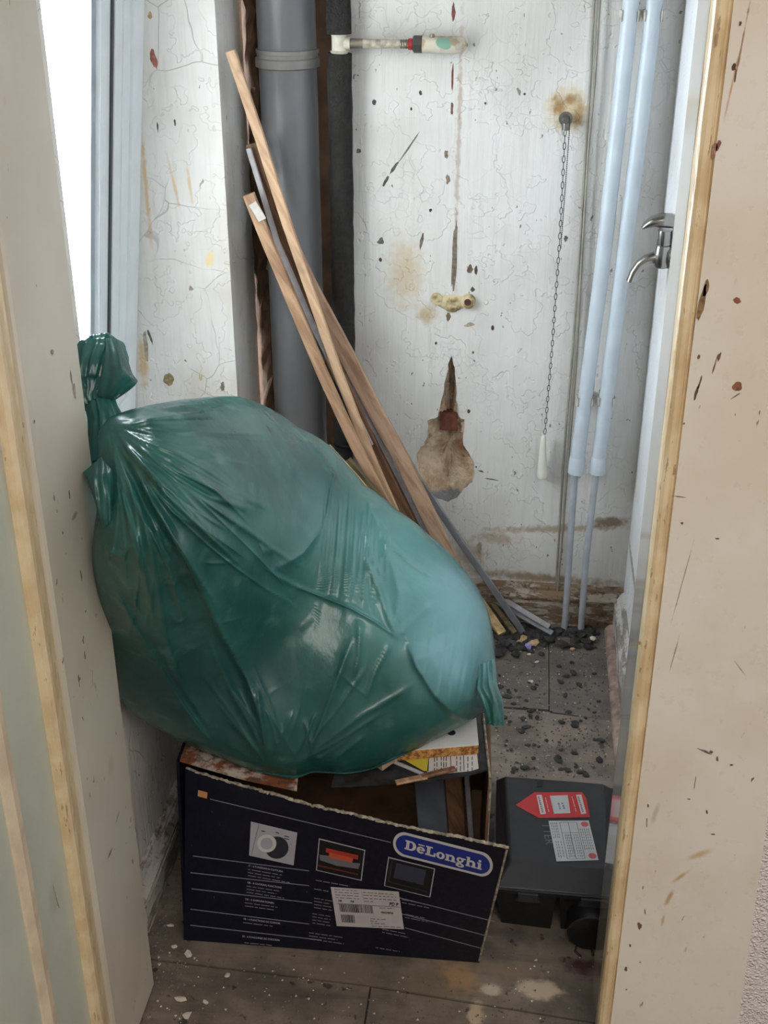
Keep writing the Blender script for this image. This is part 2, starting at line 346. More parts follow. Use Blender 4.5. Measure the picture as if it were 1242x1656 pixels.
# far pier with ragged plaster edge beside the soil pipe
zs = np.linspace(0, CEIL, 90); edge = [2.385 + .012 * math.sin(z * 9) + rng.normal(0, .006) for z in zs]
vsn = []; 
for z, e in zip(zs, edge): vsn += [(WX, WY1, z), (XL, WY1, z), (XL, e, z), (XL - .02, e + .01, z), (WX, e + .01, z)]
fsn = [(i * 5 + j, i * 5 + (j + 1) % 5, i * 5 + 5 + (j + 1) % 5, i * 5 + 5 + j) for i in range(len(zs) - 1) for j in range(5)]
mb.add(vsn, fsn + [(4, 3, 2, 1, 0), tuple(5 * (len(zs) - 1) + j for j in range(5))])
wl_ = S(build('wall_left', mb, m_wall_left)); decals(wl_, [((q[0][0], WY1 - .0004, q[0][2]),) + q[1:] for q in split_spots(rev_spots)[1]], 'y')
# rough mortar lump filling beside the soil pipe
mb = MB(); zs2 = np.linspace(0, 1.6, 60); vv = []
for i, z in enumerate(zs2):
    wd = .030 + .010 * math.sin(z * 13) + abs(rng.normal(0, .006)) + (.018 if z < .75 else 0)
    for k in range(6):
        a = k / 5; vv.append((XL - .005 + wd * a, 2.405 - .05 * math.sin(a * 2.6) * (.6 + .4 * rng.random()), z))
mb.add(vv, [(i * 6 + j, i * 6 + j + 1, i * 6 + 7 + j, i * 6 + 6 + j) for i in range(59) for j in range(5)])
S(build('trim_1', mb, m_chase, smooth=False))
S(build('wall_right', MB().box((XR, YD + .07, 0), (XR + .06, YB + .12, CEIL)), m_wall_right))
S(build('ceiling', MB().box((-1.6, -2.2, CEIL), (1.6, 2.47, CEIL + .06)), m_ceil))
# wall with the doorway, hall side
JX = .156
m_front = plain('inner wall plaster', (214, 212, 206), .7)
mb = MB().box((JX + .012, YD + .012, 0), (1.6, 1.335, CEIL)).box((-1.6, YD + .012, 0), (-.575, 1.335, CEIL)).box((-.60, YD + .012, 2.03), (JX + .03, 1.335, CEIL))
S(build('wall_front', mb, m_front))
t = NT('woodchip wallpaper'); n = t.noise(150, 3, .5); n2 = t.voro(190)
m_wood_chip = t.fin(lin((226, 218, 216)), .8, 0, .3, t.bump(t.math('ADD', n, n2), 1.0, .004))
S(build('wall_hall_right', MB().box((.3, YD - .004, 0), (1.6, YD + .011, CEIL)), m_wood_chip))
S(build('wall_hall_left', MB().box((-1.6, YD - .004, 0), (-.62, YD + .011, CEIL)), m_wood_chip))
S(build('wall_hall_side', MB().box((-1.66, -2.2, 0), (-1.6, 1.3, CEIL)).box((1.6, -2.2, 0), (1.66, 1.3, CEIL)), m_hall))
S(build('wall_hall_rear', MB().box((-1.66, -2.26, 0), (1.66, -2.2, CEIL)), m_hall))

# skirting boards
t = NT('worn skirting paint'); n = t.noise(16, 6, .7, vec=t.mapv((1, 1, 3.2))); n2 = t.noise(90, 4)
col = t.mix(t.rng(n, .46, .54), lin((172, 160, 144)), lin((122, 98, 74))); col = t.mix(t.math('MULTIPLY', t.rng(n2, .55, .68), .75), col, lin((70, 54, 42)))
m_skirt = t.fin(col, .6, 0, .4, t.bump(t.math('SUBTRACT', t.math('MULTIPLY', n2, .5), t.rng(n, .46, .52)), .8, .003))
t = NT('worn grey skirting paint'); n = t.noise(20, 6, .7, vec=t.mapv((1, .5, 2))); n2 = t.noise(90, 4)
col = t.mix(t.rng(n, .45, .55), lin((186, 182, 176)), lin((128, 120, 110))); col = t.mix(t.math('MULTIPLY', t.rng(n2, .58, .68), .7), col, lin((84, 74, 66)))
m_skirt2 = t.fin(col, .6, 0, .4, t.bump(n2, .6, .003))
prof = [(0, 0), (.019, 0), (.019, .052), (.0175, .056), (.0175, .060), (.021, .064), (.021, .068), (.016, .074), (.010, .082), (.0095, .086), (.005, .092), (0, .095)]
def skirting(name, p0, p1, nrm, mat):
    n_ = np.array(nrm, float); P0, P1 = np.array(p0, float), np.array(p1, float); m = len(prof); ns = 24; vs_ = []
    for i in range(ns + 1):
        q = P0 + (P1 - P0) * i / ns
        for a, b in prof: vs_.append(q + n_ * (a + rng.normal(0, .0005) * (a > 0)) + np.array([0, 0, b + rng.normal(0, .0004)]))
    fs_3 = [(i * m + j, i * m + (j + 1) % m, (i + 1) * m + (j + 1) % m, (i + 1) * m + j) for i in range(ns) for j in range(m)]
    o = build(name, MB().add(vs_, fs_3 + [tuple(range(m))[::-1], tuple(ns * m + j for j in range(m))]), mat); return S(o)
skirting('baseboard_back', (XC, YB, 0), (XR, YB, 0), (0, -1, 0), m_skirt)
skirting('baseboard_left', (XL, 1.345, 0), (XL, 2.38, 0), (1, 0, 0), m_skirt2)
bbr = skirting('baseboard_right', (XR, 1.345, 0), (XR, YB - .02, 0), (-1, 0, 0), m_skirt2)
build('quarter_round', MB().sweep([(XR - .024, 1.345, 0), (XR - .024, YB - .03, 0)], [(-.012, 0), (.010, 0), (.010, .018), (-.003, .015), (-.010, .008)], nrm=(0, 0, 1)), plain('pinkish beading', (150, 128, 116), .7, var=.25, vscale=40), bbr)

# right door lining (gloss) and architrave
def cs(x, y, a, b, c=(118, 84, 64), rot=0, soft=.25, nz=.35, dep=.6, Y=YD - .016):
    p = yp(x, y, Y); return (tuple(p), (a * .00070, .05, b * .00070), (0, R(rot), 0), c, soft, nz, dep)
arch_spots = [cs(1192, 486, 7, 6, (150, 92, 66), 0, .15, .05), cs(1192, 625, 11, 10, (142, 94, 70), 0, .15, .05), cs(1135, 490, 6, 34, (140, 112, 80), 6), cs(1142, 465, 5, 16, (140, 112, 80), 4), cs(1197, 38, 3, 4, (90, 70, 60)), cs(1187, 108, 4, 6, (90, 70, 60)), cs(1189, 122, 2, 12, (130, 90, 80)),
    cs(1155, 243, 5, 14, (168, 126, 104), 8, .5), cs(1162, 235, 4, 10, (150, 110, 96), 10, .5), cs(1132, 618, 2, 14, (110, 90, 78), 10), cs(1126, 635, 2.5, 15, (100, 76, 64), 8), cs(1156, 590, 1.5, 20, (130, 100, 84), 8), cs(1130, 577, 3, 5, (120, 90, 76)), cs(1163, 577, 3, 9, (120, 96, 84), 10),
    cs(1106, 685, 2, 2), cs(1160, 871, 5, 1.5, (60, 56, 54)), cs(1103, 846, 3, 3), cs(1140, 1215, 18, 3, (128, 116, 112), 24, .5), cs(1150, 1216, 5, 4, (132, 88, 84), 20), cs(1160, 1227, 3, 7, (110, 96, 94), -10), cs(1183, 1237, 4, 2.5, (90, 80, 74)),
    cs(1114, 1292, 4, 1.5, (60, 54, 50)), cs(1124, 1265, 1, 20, (90, 80, 76)), cs(1143, 1313, 2, 6, (70, 62, 58), -14), cs(1153, 1349, 5, 2, (100, 90, 84)), cs(1048, 1303, 2, 5), cs(1046, 1330, 1.3, 14, (130, 112, 100), -5),
    cs(1034, 1497, 5, 11, (112, 84, 74), -14), cs(1043, 1474, 1.5, 9, (100, 80, 72), -10), cs(1019, 1529, 3, 5), cs(1012, 1567, 4, 8, (108, 82, 72)), cs(1035, 1556, 1.5, 4), cs(1013, 1600, 2, 3), cs(1035, 1040, 9, 4, (176, 140, 100)),
    cs(1082, 1452, 5, 22, (186, 158, 118), 14, .8, .5, 0), cs(1072, 1488, 4, 18, (196, 172, 136), 4, .8, .5, 0), cs(1100, 1418, 5, 24, (190, 164, 126), 40, .8, .5, 0), cs(1130, 1382, 30, 8, (200, 178, 140), -32, .9, .6, 0), cs(1060, 1315, 6, 28, (196, 184, 164), 8, .8, .5, 0), cs(1190, 640, 1.2, 10, (130, 110, 96), 50),
    cs(1104, 940, 1, 80, (170, 152, 130), 7, .6, .8, .3), cs(1090, 1060, 1, 40, (160, 140, 120), 7, .6, .8, .3), cs(1098, 803, 14, 1.2, (150, 128, 104), 4, .5, .5, .3), cs(1196, 1080, 1.2, 18, (170, 152, 130), -38, .6, .6, .3),
    cs(1076, 745, 3, 80, (212, 190, 146), 8, .9, .6, 0), cs(1098, 500, 6, 120, (212, 190, 148), 8, .9, .6, 0), cs(1182, 145, 2, 40, (190, 160, 124), 6, .8, .8, .2), cs(1200, 70, 1.5, 50, (150, 112, 90), 4, .7, .9, .5)]
t = NT('cream gloss paint'); n1 = t.noise(5, 4); n2 = t.noise(60, 4)
col = t.mix(t.rng(n1, .4, .68), lin((224, 217, 208)), lin((217, 206, 190)))
chips = t.math('MULTIPLY', t.rng(t.noise(85, 2, .5, vec=t.mapv((1.2, 1, .35))), .70, .72), t.rng(t.noise(8, 2), .47, .55))
col = t.mix(chips, col, lin((120, 94, 78)))
col, h_ = spots_on(t, col, t.math('ADD', t.math('MULTIPLY', n1, 1.2), t.math('MULTIPLY', n2, .12)), split_spots(arch_spots)[0])
m_cream = t.fin(col, t.rng(n2, .3, .7, .26, .42), 0, .5, t.bump(h_, .45, .004))
t = NT('yellowed gloss paint'); n1 = t.noise(25, 5); n2 = t.noise(120, 4, vec=t.mapv((1, 1, .3)))
col = t.mix(t.rng(n1, .35, .65), lin((224, 204, 168)), lin((208, 182, 142))); col = t.mix(t.math('MULTIPLY', t.rng(n2, .64, .68), .6), col, lin((136, 100, 68)))
m_yellow = t.fin(col, .35, 0, .5, t.bump(t.math('ADD', n1, n2), .5, .003))
t = NT('grey gloss lining paint'); n1 = t.noise(30, 4, vec=t.mapv((1, 1, .08)))
m_lining = t.fin(t.mix(t.rng(n1, .4, .6), lin((188, 184, 176)), lin((172, 166, 158))), .13, 0, .6, t.bump(n1, .05, .001), coat=.6)
S(build('trim_2', MB().box((JX, YD + .002, 0), (JX + .016, 1.335, 2.03)), m_lining))
tr = S(build('trim_3', MB().frustum([(JX + .0185, YD - .016, 0), (.347, YD - .016, 0), (.347, YD + .008, 0), (JX + .0185, YD + .008, 0)], [(JX + .0185, YD - .016, 2.1), (.285, YD - .016, 2.1), (.285, YD + .008, 2.1), (JX + .0185, YD + .008, 2.1)]), m_cream))
decals(tr, split_spots(arch_spots)[1], 'y')
bead = [(-.0, 0), (0, .018), (.002, .0215), (.006, .0235), (.010, .0225), (.0135, .019), (.0145, .0145), (.0165, .0145), (.0178, .0172), (.0178, 0)]
vs_ = []
for i in range(41):
    z = 2.1 * i / 40
    for a, b in bead: vs_.append((JX + .0005 + a + rng.normal(0, .00025), YD + .006 - b + rng.normal(0, .0003) - .004, z))
m_ = len(bead)
build('bead_moulding', MB().add(vs_, [(i * m_ + j, i * m_ + (j + 1) % m_, (i + 1) * m_ + (j + 1) % m_, (i + 1) * m_ + j) for i in range(40) for j in range(m_)]), m_yellow, tr, label='yellowed bead moulding with a dark groove')

# left door leaf folded back along the passage
def ds(x, y, a, b, c=(110, 96, 84), rot=0, soft=.25, nz=.4, dep=.6): p = xp(x, y, -.487); return (tuple(p), (.05, a * .0016, b * .0007), (R(rot), 0, 0), c, soft, nz, dep)
door_spots = [ds(120, 632, 3, 16, (160, 152, 140), 0), ds(115, 610, 1.5, 14, (120, 110, 100)), ds(190, 1322, 7, 5, (150, 140, 128), 20, .8, .8, .3), ds(178, 1380, 7, 4, (130, 120, 110), 0, .6), ds(180, 1240, 8, 26, (190, 180, 162), 25, .8, .8, .4), ds(84, 570, 4, 6, (160, 150, 140)), ds(55, 682, 1.5, 3), ds(112, 800, 1.5, 10), ds(120, 835, 7, 5, (150, 140, 130), 0, .8, .8), ds(138, 989, 2, 2), ds(137, 1060, 1.5, 10), ds(63, 1060, 2, 3), ds(90, 1450, 1.2, 40, (150, 146, 138), 8), ds(112, 1535, 24, 1.6, (140, 136, 130), -30, .6), ds(215, 1630, 3, 16, (205, 200, 190), 16)]
t = NT('sage gloss paint'); n1 = t.noise(4, 4); n2 = t.noise(70, 3, vec=t.mapv((1, 1, .3)))
col = t.mix(t.rng(n1, .35, .7), lin((202, 196, 182)), lin((190, 182, 166)))
chips = t.math('MULTIPLY', t.rng(t.noise(75, 2, .5, vec=t.mapv((1, 1, .5))), .71, .73), t.rng(t.noise(7, 2), .45, .55)); col = t.mix(chips, col, lin((128, 112, 98)))
col, h_ = spots_on(t, col, t.math('ADD', t.math('MULTIPLY', n1, 1.2), t.math('MULTIPLY', n2, .15)), split_spots(door_spots)[0])
m_sage = t.fin(col, .34, 0, .5, t.bump(h_, .4, .004))
m_sage2 = plain('sage panel paint', (186, 190, 176), .36, var=.04, vscale=6, bump=.1)
m_pinkcream = plain('pale cream moulding paint', (214, 196, 172), .4, var=.08, vscale=30, bump=.2)
DX = -.487; DT = .04
door = S(build('door_1', MB().box((DX - DT, .48, .008), (DX - .008, YD, 2.0)), plain('door core', (150, 140, 124), .6)))
zb, zt = .010, 2.0
decals(door, split_spots(door_spots)[1], 'x')
build('stile', MB().sweep([(DX - .0045, (1.083 + YD) / 2, zb), (DX - .0045, (1.083 + YD) / 2, zt)], [(-.0785 + .006, -.0045), (.0785, -.0045), (.0785, .0045), (-.0785 + .006, .0045), (-.0785 + .001, .003), (-.0785, -.001)], nrm=(1, 0, 0)), m_sage, door)
build('panel_moulding', MB().sweep([(DX - .009, 1.0555, zb), (DX - .009, 1.0555, zt)], [(-.0275, 0), (.0275, 0), (.0275, .003), (.022, .006), (.012, .0065), (.008, .010), (-.002, .0115), (-.010, .0145), (-.019, .0155), (-.0275, .013)], nrm=(1, 0, 0)), m_yellow, door, label='yellowed wooden panel moulding')
build('panel', MB().box((DX - .011, .942, zb), (DX - .005, 1.028, zt)), m_sage2, door)
build('panel_moulding', MB().sweep([(DX - .009, .9245, zb), (DX - .009, .9245, zt)], [(-.0175, 0), (.0175, 0), (.0175, .004), (.010, .009), (-.004, .011), (-.0175, .008)], nrm=(1, 0, 0)), m_pinkcream, door)
build('panel', MB().box((DX - .011, .48, zb), (DX - .004, .907, zt)), m_sage2, door)

# window: fixed frame and sash tilted inwards at the top
m_pvc = plain('white plastic frame', (226, 232, 236), .28, var=.02, bump=.02)
m_gasket = plain('dark rubber gasket', (60, 64, 70), .5)
m_spacer = plain('aluminium spacer', (150, 164, 176), .35, metal=.6)
t = NT('clear glass'); tr_ = t.n('ShaderNodeBsdfTransparent'); gl = t.n('ShaderNodeBsdfGlossy'); gl.inputs['Roughness'].default_value = .02
fr = t.n('ShaderNodeLayerWeight'); fr.inputs[0].default_value = .5; fz_ = t.math('ADD', t.math('MULTIPLY', t.math('POWER', fr.outputs['Facing'], 5.0), .9), .04); mx = t.n('ShaderNodeMixShader'); t.l(fz_, mx.inputs[0]); t.l(tr_.outputs[0], mx.inputs[1]); t.l(gl.outputs[0], mx.inputs[2]); t.l(mx.outputs[0], t.out.inputs[0]); m_glass = t.m
def ringframe(mb, x0, x1, y0, y1, z0, z1, wd):
    mb.box((x0, y0, z0), (x1, y0 + wd, z1)); mb.box((x0, y1 - wd, z0), (x1, y1, z1)); mb.box((x0, y0 + wd, z0), (x1, y1 - wd, z0 + wd)); mb.box((x0, y0 + wd, z1 - wd), (x1, y1 - wd, z1)); return mb
win = S(build('window_1', ringframe(MB(), -.814, -.797, WY0, WY1, WZ0, WZ1, .062), m_pvc))
tilt = R(6.6); piv = np.array([-.790, 0, WZ0 + .02])
def tl(mb):
    out = []
    for v in mb.v:
        d = np.array(v) - piv; out.append((piv[0] + d[0] * math.cos(tilt) + d[2] * math.sin(tilt), v[1], piv[2] - d[0] * math.sin(tilt) + d[2] * math.cos(tilt)))
    mb.v = out; return mb
y0, y1, z0, z1 = WY0 + .012, WY1 - .008, WZ0 + .025, WZ1 - .05
def fr_(name, xa, xb, ins, wd, mat): build(name, tl(ringframe(MB(), xa, xb, y0 + ins, y1 - ins, z0 + ins, z1 - ins, wd)), mat, win)
fr_('sash_frame', -.790, -.752, 0, .056, m_pvc)
fr_('sash_lip', -.785, -.757, .0565, .040, m_pvc)
fr_('glazing_bead', -.785, -.759, .0970, .038, m_pvc)
fr_('gasket', -.778, -.761, .1355, .010, m_gasket)
fr_('glazing_bead', -.785, -.764, .1460, .046, m_pvc)
fr_('spacer', -.782, -.772, .1925, .022, m_spacer)
build('pane', tl(MB().box((-.7715, y0 + .19, z0 + .19), (-.7695, y1 - .19, z1 - .19))), m_glass, win)
S(build('window_sill_1', MB().box((-.797, WY0, WZ0 - .02), (XL + .015, WY1, WZ0 + .006)), m_pvc))

# ================================================================ PIPES
# grey soil pipe
m_soil = plain('grey plastic pipe', (112, 111, 113), .38, var=.06, vscale=8, bump=.05)
m_soil2 = plain('dusty grey collar', (128, 124, 120), .5, var=.08)
SX, SY = -.452, 2.335
jz = yp(460, 88, 2.28)[2]
sp = thing('soil_pipe', (SX, SY, 0), 'thick grey plastic soil pipe standing in the corner behind leaning battens', 'pipe')
build('lower_pipe', MB().tube([(SX + .004, SY, .0), (SX, SY, jz - .02)], .0535, 40), m_soil, sp, smooth=True, autosm=40)
build('upper_pipe', MB().tube([(SX, SY, jz), (SX, SY, CEIL)], .0535, 40), m_soil, sp, smooth=True, autosm=40)
build('socket_collar', MB().tube([(SX, SY, jz - .028), (SX, SY, jz - .026), (SX, SY, jz - .012), (SX, SY, jz - .0105), (SX, SY, jz - .010), (SX, SY, jz - .0035), (SX, SY, jz - .003), (SX, SY, jz + .004), (SX, SY, jz + .0045)], [.0545, .059, .059, .0575, .056, .056, .0575, .0575, .054], 48), m_soil2, sp, smooth=True, autosm=30)
# printed marking down the lower pipe
mb = MB()
for k in range(34):
    z = .40 + k * .0125; a = R(200)
    if k % 5 == 4: continue
    x_, y_ = SX + .003 + .0538 * math.cos(a), SY + .0538 * math.sin(a)
    mb.add([(x_, y_, z), (x_ + .001, y_ - .0028, z), (x_ + .001, y_ - .0028, z + .009), (x_, y_, z + .009)], [(0, 1, 2, 3)])
build('printed_marking', mb, plain('black print', (24, 24, 26), .6), sp)

# black foam-insulated riser with white tee and side branch
m_foam = plain('black pipe foam', (50, 48, 47), .95, var=.15, vscale=90, bump=.9, bscale=220, spec=.2)
m_brass = plain('dull chrome brass', (134, 126, 112), .4, metal=.7, var=.2)
FX, FY = -.352, 2.308
tz = yp(553, 70, FY)[2]; fz0 = yp(553, 716, FY)[2]
ip = thing('insulated_pipe', (FX, FY, 0), 'narrow water riser wrapped in black foam, left of the cracked white wall', 'pipe')
def foam(z0_, z1_):
    n_ = 40; return MB().tube([(FX + rng.normal(0, .0004), FY, z0_ + (z1_ - z0_) * i / n_) for i in range(n_ + 1)], [.0225 + rng.normal(0, .0004) for _ in range(n_ + 1)], 24)
build('foam_sleeve', foam(fz0, tz - .017), m_foam, ip, smooth=True, autosm=50)
build('foam_sleeve', foam(tz + .016, CEIL), m_foam, ip, smooth=True, autosm=50)
m_tee = plain('cream painted fitting', (214, 208, 190), .5, var=.08, vscale=60)
build('tee_fitting', MB().tube([(FX, FY, tz - .019), (FX, FY, tz - .013), (FX, FY, tz - .012), (FX, FY, tz + .012), (FX, FY, tz + .018)], [.0145, .0165, .0135, .0135, .0155], 20), m_tee, ip, smooth=True, autosm=40)
build('tee_fitting', MB().tube([(FX + .008, FY, tz), (FX + .020, FY, tz)], .0105, 18), m_tee, ip, smooth=True, autosm=40)
m_hose = plain('cable tie black', (22, 22, 24), .5)
cz = fz0 - .004
build('pipe_clamp', MB().tube([(FX, FY, cz - .008), (FX, FY, cz - .007), (FX, FY, cz + .002), (FX, FY, cz + .003)], [.019, .0245, .0245, .020], 22).box((FX + .018, FY - .008, cz - .009), (FX + .034, FY + .006, cz + .005)), m_hose, ip, smooth=True, autosm=40)
build('lower_pipe', MB().tube([(FX, FY, .003), (FX, FY, fz0 - .006)], .016, 18), plain('black steel pipe', (40, 38, 36), .5, var=.3), ip, smooth=True, autosm=40)
bx0 = FX + .02
X = lambda px: yp(px, 68, FY)[0]
m_pipepaint = plain('patchy painted pipe', (182, 172, 156), .45, var=.25, vscale=70)
build('branch_nut', MB().tube([(bx0, FY, tz), (X(587), FY, tz)], .0085, 16, nrm=(0, 0, 1)), m_brass, ip, smooth=True, autosm=40)
build('branch_pipe', MB().tube([(X(587), FY, tz), (X(647), FY, tz)], .0078, 16, nrm=(0, 0, 1)), m_pipepaint, ip, smooth=True, autosm=40)
build('branch_thread', MB().tube([(X(647) + i * .0022, FY, tz) for i in range(8)], [.0082 if i % 2 else .0074 for i in range(8)], 16, nrm=(0, 0, 1)), m_brass, ip, smooth=False)
build('red_washer', MB().tube([(X(660), FY, tz), (X(661), FY, tz), (X(667), FY, tz), (X(668), FY, tz)], [.0085, .0098, .0098, .0085], 18, nrm=(0, 0, 1)), plain('red sealing ring', (166, 44, 48), .5), ip, smooth=True, autosm=40)
build('black_nut', MB().tube([(X(668), FY, tz), (X(670), FY, tz), (X(682), FY, tz), (X(683), FY, tz)], [.0125, .0148, .0148, .0135], 8, nrm=(0, 0, 1)), plain('black nut', (64, 62, 58), .5), ip)
t = NT('flaking valve paint'); n = t.noise(40, 4); col = t.mix(t.rng(n, .45, .6), lin((204, 196, 178)), lin((166, 150, 122)))
gp = yp(718, 70, FY - .015); col, h_ = spots_on(t, col, n, [(tuple(gp), (.014, .03, .010), (0, R(20), 0), (120, 160, 140), .2, .3, .2)])
build('valve_body', MB().tube([(X(683), FY, tz), (X(728), FY, tz), (X(735), FY + .003, tz - .001), (X(744), FY + .018, tz - .001)], [.0142, .0142, .0148, .014], 20, nrm=(0, 0, 1)), t.fin(col, .5, 0, .5, t.bump(h_, .4)), ip, smooth=True, autosm=50)
build('valve_screw', MB().tube([(X(699), FY - .004, tz + .012), (X(699), FY - .004, tz + .018)], [.005, .004], 12), m_brass, ip, smooth=True, autosm=40)

# two grey pipes with white sleeves
m_sleeve = plain('white plastic sleeve', (192, 202, 210), .35, var=.03, bump=.05)
m_gpipe = plain('grey painted pipe', (168, 172, 178), .42, var=.07, vscale=40, bump=.1)
m_clip = plain('white pipe clip', (196, 190, 180), .5, var=.15, vscale=80)
PY = 2.295
def riser(label, cen, low, py):
    P = [yp(x, y, py) for x, y in cen]; Q = [yp(x, y, py) for x, y in low]
    d = (P[0] - P[1]); top = P[0] + d / d[2] * (CEIL - P[0][2])
    root = thing('riser_pipe', (Q[-1][0], py, 0), label, 'pipe', 'twin risers in the corner')
    Q[-1][2] = .001
    build('bare_pipe', MB().tube([P[-1] + np.array([0, 0, .02])] + Q, .0068, 18), m_gpipe, root, smooth=True, autosm=40)
    build('white_sleeve', MB().tube([top] + P, .0142, 24), m_sleeve, root, smooth=True, autosm=40)
    e = P[-1]; dd = (P[-2] - P[-1]); dd /= np.linalg.norm(dd)
    build('end_socket', MB().tube([e - dd * .003, e - dd * .002, e + dd * .030, e + dd * .034], [.0135, .0162, .0162, .0145], 24), m_sleeve, root, smooth=True, autosm=40)
    for (cx, cy) in ((None, 24), (None, 648)):
        # point of the sleeve at that picture height
        for a, b in zip(P[:-1], P[1:]):
            pa, pb = pj(a), pj(b)
            if pa[1] <= cy <= pb[1]:
                f = (cy - pa[1]) / (pb[1] - pa[1]); c = a * (1 - f) + b * f; dr = (a - b) / np.linalg.norm(a - b)
                mb = MB()
                for s_ in (-1, 1):
                    mb.sweep([c + np.array([s_ * .0150, .012, 0]), c + np.array([s_ * .0165, -.002, 0]), c + np.array([s_ * .0135, -.0095, 0])], [(-.009, -.0012), (.009, -.0012), (.009, .0012), (-.009, .0012)], nrm=(s_, 0, 0))
                mb.box((c[0] - .013, py + .0145, c[2] - .008), (c[0] + .013, YB - .0005, c[2] + .008))
                build('pipe_clip', mb, m_clip, root)
    return root
riser('white-sleeved grey riser pipe, left one of the pair, beside the cable', [(1021, 0), (997, 225), (973, 440), (948, 633), (931, 763)], [(929, 775), (914, 1000), (911, 1032)], PY)
riser('white-sleeved grey riser pipe, right one of the pair, nearest the tap', [(1059, 0), (1033, 225), (1006, 440), (982, 633), (966, 763)], [(963, 775), (948, 900), (938, 1032)], PY)

# twin cable
m_cable = plain('grey beige cable', (150, 144, 132), .5, var=.12)
def cab(label, pts, r=.0023, off=.005):
    P = [yp(x, y, YB - off) for x, y in pts]; P[0] = P[0] + (P[0] - P[1]) / (P[0] - P[1])[2] * (CEIL - .01 - P[0][2])
    # smooth
    Q = []
    for a, b in zip(P[:-1], P[1:]):
        for k in range(4): Q.append(a + (b - a) * k / 4)
    Q.append(P[-1]); return one('cable', MB().tube(Q, r, 10), m_cable, Q[-1], label, 'cable', 'cables on the back wall', smooth=True)
cab('thin grey cable on back wall, left strand next to the pull chain', [(961, 0), (955, 130), (947, 250), (938, 400), (927, 560), (913, 720), (905, 850), (899, 950), (897, 975)])
cab('thin grey cable on back wall, right strand next to the white sleeves', [(970, 0), (962, 130), (951, 250), (942, 400), (931, 600), (921, 720), (909, 870), (901, 960), (898, 975)], .0021, .0098)

# ================================================================ PULL CHAIN, FITTINGS, TAP
m_chain = plain('dull steel chain', (92, 90, 86), .4, metal=.8, var=.1)
kb = yp(915, 192, YB)
kn = thing('cistern_pull', (kb[0], YB, kb[2] - .0), 'pull chain with white handle hanging from a steel wall knob', 'chain')
build('knob', MB().tube([(kb[0], YB - .0005, kb[2]), (kb[0], YB - .004, kb[2]), (kb[0], YB - .005, kb[2]), (kb[0], YB - .022, kb[2] + .001), (kb[0], YB - .026, kb[2] + .001)], [.0125, .0125, .0085, .0085, .005], 20, nrm=(0, 0, 1)).tube([(kb[0] + .001, YB - .018, kb[2] - .003), (kb[0] + .001, YB - .018, kb[2] - .017)], [.008, .007], 12), plain('grey knob metal', (118, 116, 112), .35, metal=.8), kn, smooth=True, autosm=40)
cy = YB - .018
pts = [(914, 211), (905, 390), (893, 560), (881, 702)]; CP = [yp(x, y, cy) for x, y in pts]
cum = [0]
for a, b in zip(CP[:-1], CP[1:]): cum.append(cum[-1] + np.linalg.norm(b - a))
def along(s_):
    for i in range(len(CP) - 1):
        if s_ <= cum[i + 1] or i == len(CP) - 2:
            f = (s_ - cum[i]) / (cum[i + 1] - cum[i]); return CP[i] * (1 - f) + CP[i + 1] * f, (CP[i + 1] - CP[i]) / (cum[i + 1] - cum[i])
link_me = None; pitch_ = .0118; nl = int(cum[-1] / pitch_)
lp = []
for k in range(15):
    a = 2 * math.pi * k / 14; lp.append((.0026 * math.sin(a), 0, .0066 * math.cos(a)))
lm = MB().tube(lp, .0008, 6, nrm=(0, 1, 0), caps=False)
for k in range(nl + 1):
    c, d = along(min(k * pitch_ + .004, cum[-1]))
    if link_me is None:
        o = build('link', lm, m_chain, None, smooth=True); link_me = o.data
    else:
        o = bpy.data.objects.new('link', link_me); COL.objects.link(o)
    o.parent = kn; o.location = tuple(c - np.array(BASE[kn.name])); o.rotation_euler = (0, math.atan2(-d[0], -d[2]), R(90) if k % 2 else R(20))
mb = MB(); B0, B1 = yp(921, 209, YB - .012), yp(907, 401, YB - .012)
for k in range(60):
    c = B0 + (B1 - B0) * k / 59; r_ = .0014
    mb.add([c + np.array(v) * r_ for v in [(1, 0, 0), (-1, 0, 0), (0, 1, 0), (0, -1, 0), (0, 0, 1), (0, 0, -1)]], [(0, 2, 4), (2, 1, 4), (1, 3, 4), (3, 0, 4), (2, 0, 5), (1, 2, 5), (3, 1, 5), (0, 3, 5)])
build('bead_chain', mb.tube([B0, B1], .0006, 5), m_chain, kn, label='short dark bead chain')
h0, h1 = yp(879, 704, cy), yp(876, 773, cy); hd = h1 - h0
build('handle', MB().tube([h0 + hd * f for f in (0, .04, .12, .18, .5, .9, .97, 1)], [.003, .0052, .006, .0058, .0078, .0105, .0106, .0092], 20), plain('ivory plastic', (222, 220, 208), .4, var=.03), kn, smooth=True, autosm=50)

# cut-off brass stub sunk in the wall
c0 = np.array(bw(735, 487)); st = thing('pipe_stub', (c0[0], YB, c0[2]), 'old painted brass pipe stub with two open bosses in the wall crack', 'pipe fitting')
t = NT('stained stub'); n = t.noise(55, 5); m_stub = t.fin(t.mix(t.rng(n, .4, .62), lin((206, 192, 156)), lin((140, 118, 76))), .7, 0, .4, t.bump(n, .8, .004))
cR, cL = np.array(bw(757, 486)), np.array(bw(706, 483))
def boss(c, r, dep): return MB().tube([(c[0], YB + .002, c[2]), (c[0], YB - dep, c[2]), (c[0], YB - dep - .001, c[2]), (c[0], YB - dep - .0005, c[2]), (c[0], YB - .001, c[2])], [r * 1.1, r, r * .82, r * .5, r * .42], 18, nrm=(0, 0, 1))
build('boss', boss(cR, .0135, .011), m_stub, st, smooth=True, autosm=40)
build('boss', boss(cL, .0115, .006), m_stub, st, smooth=True, autosm=40)
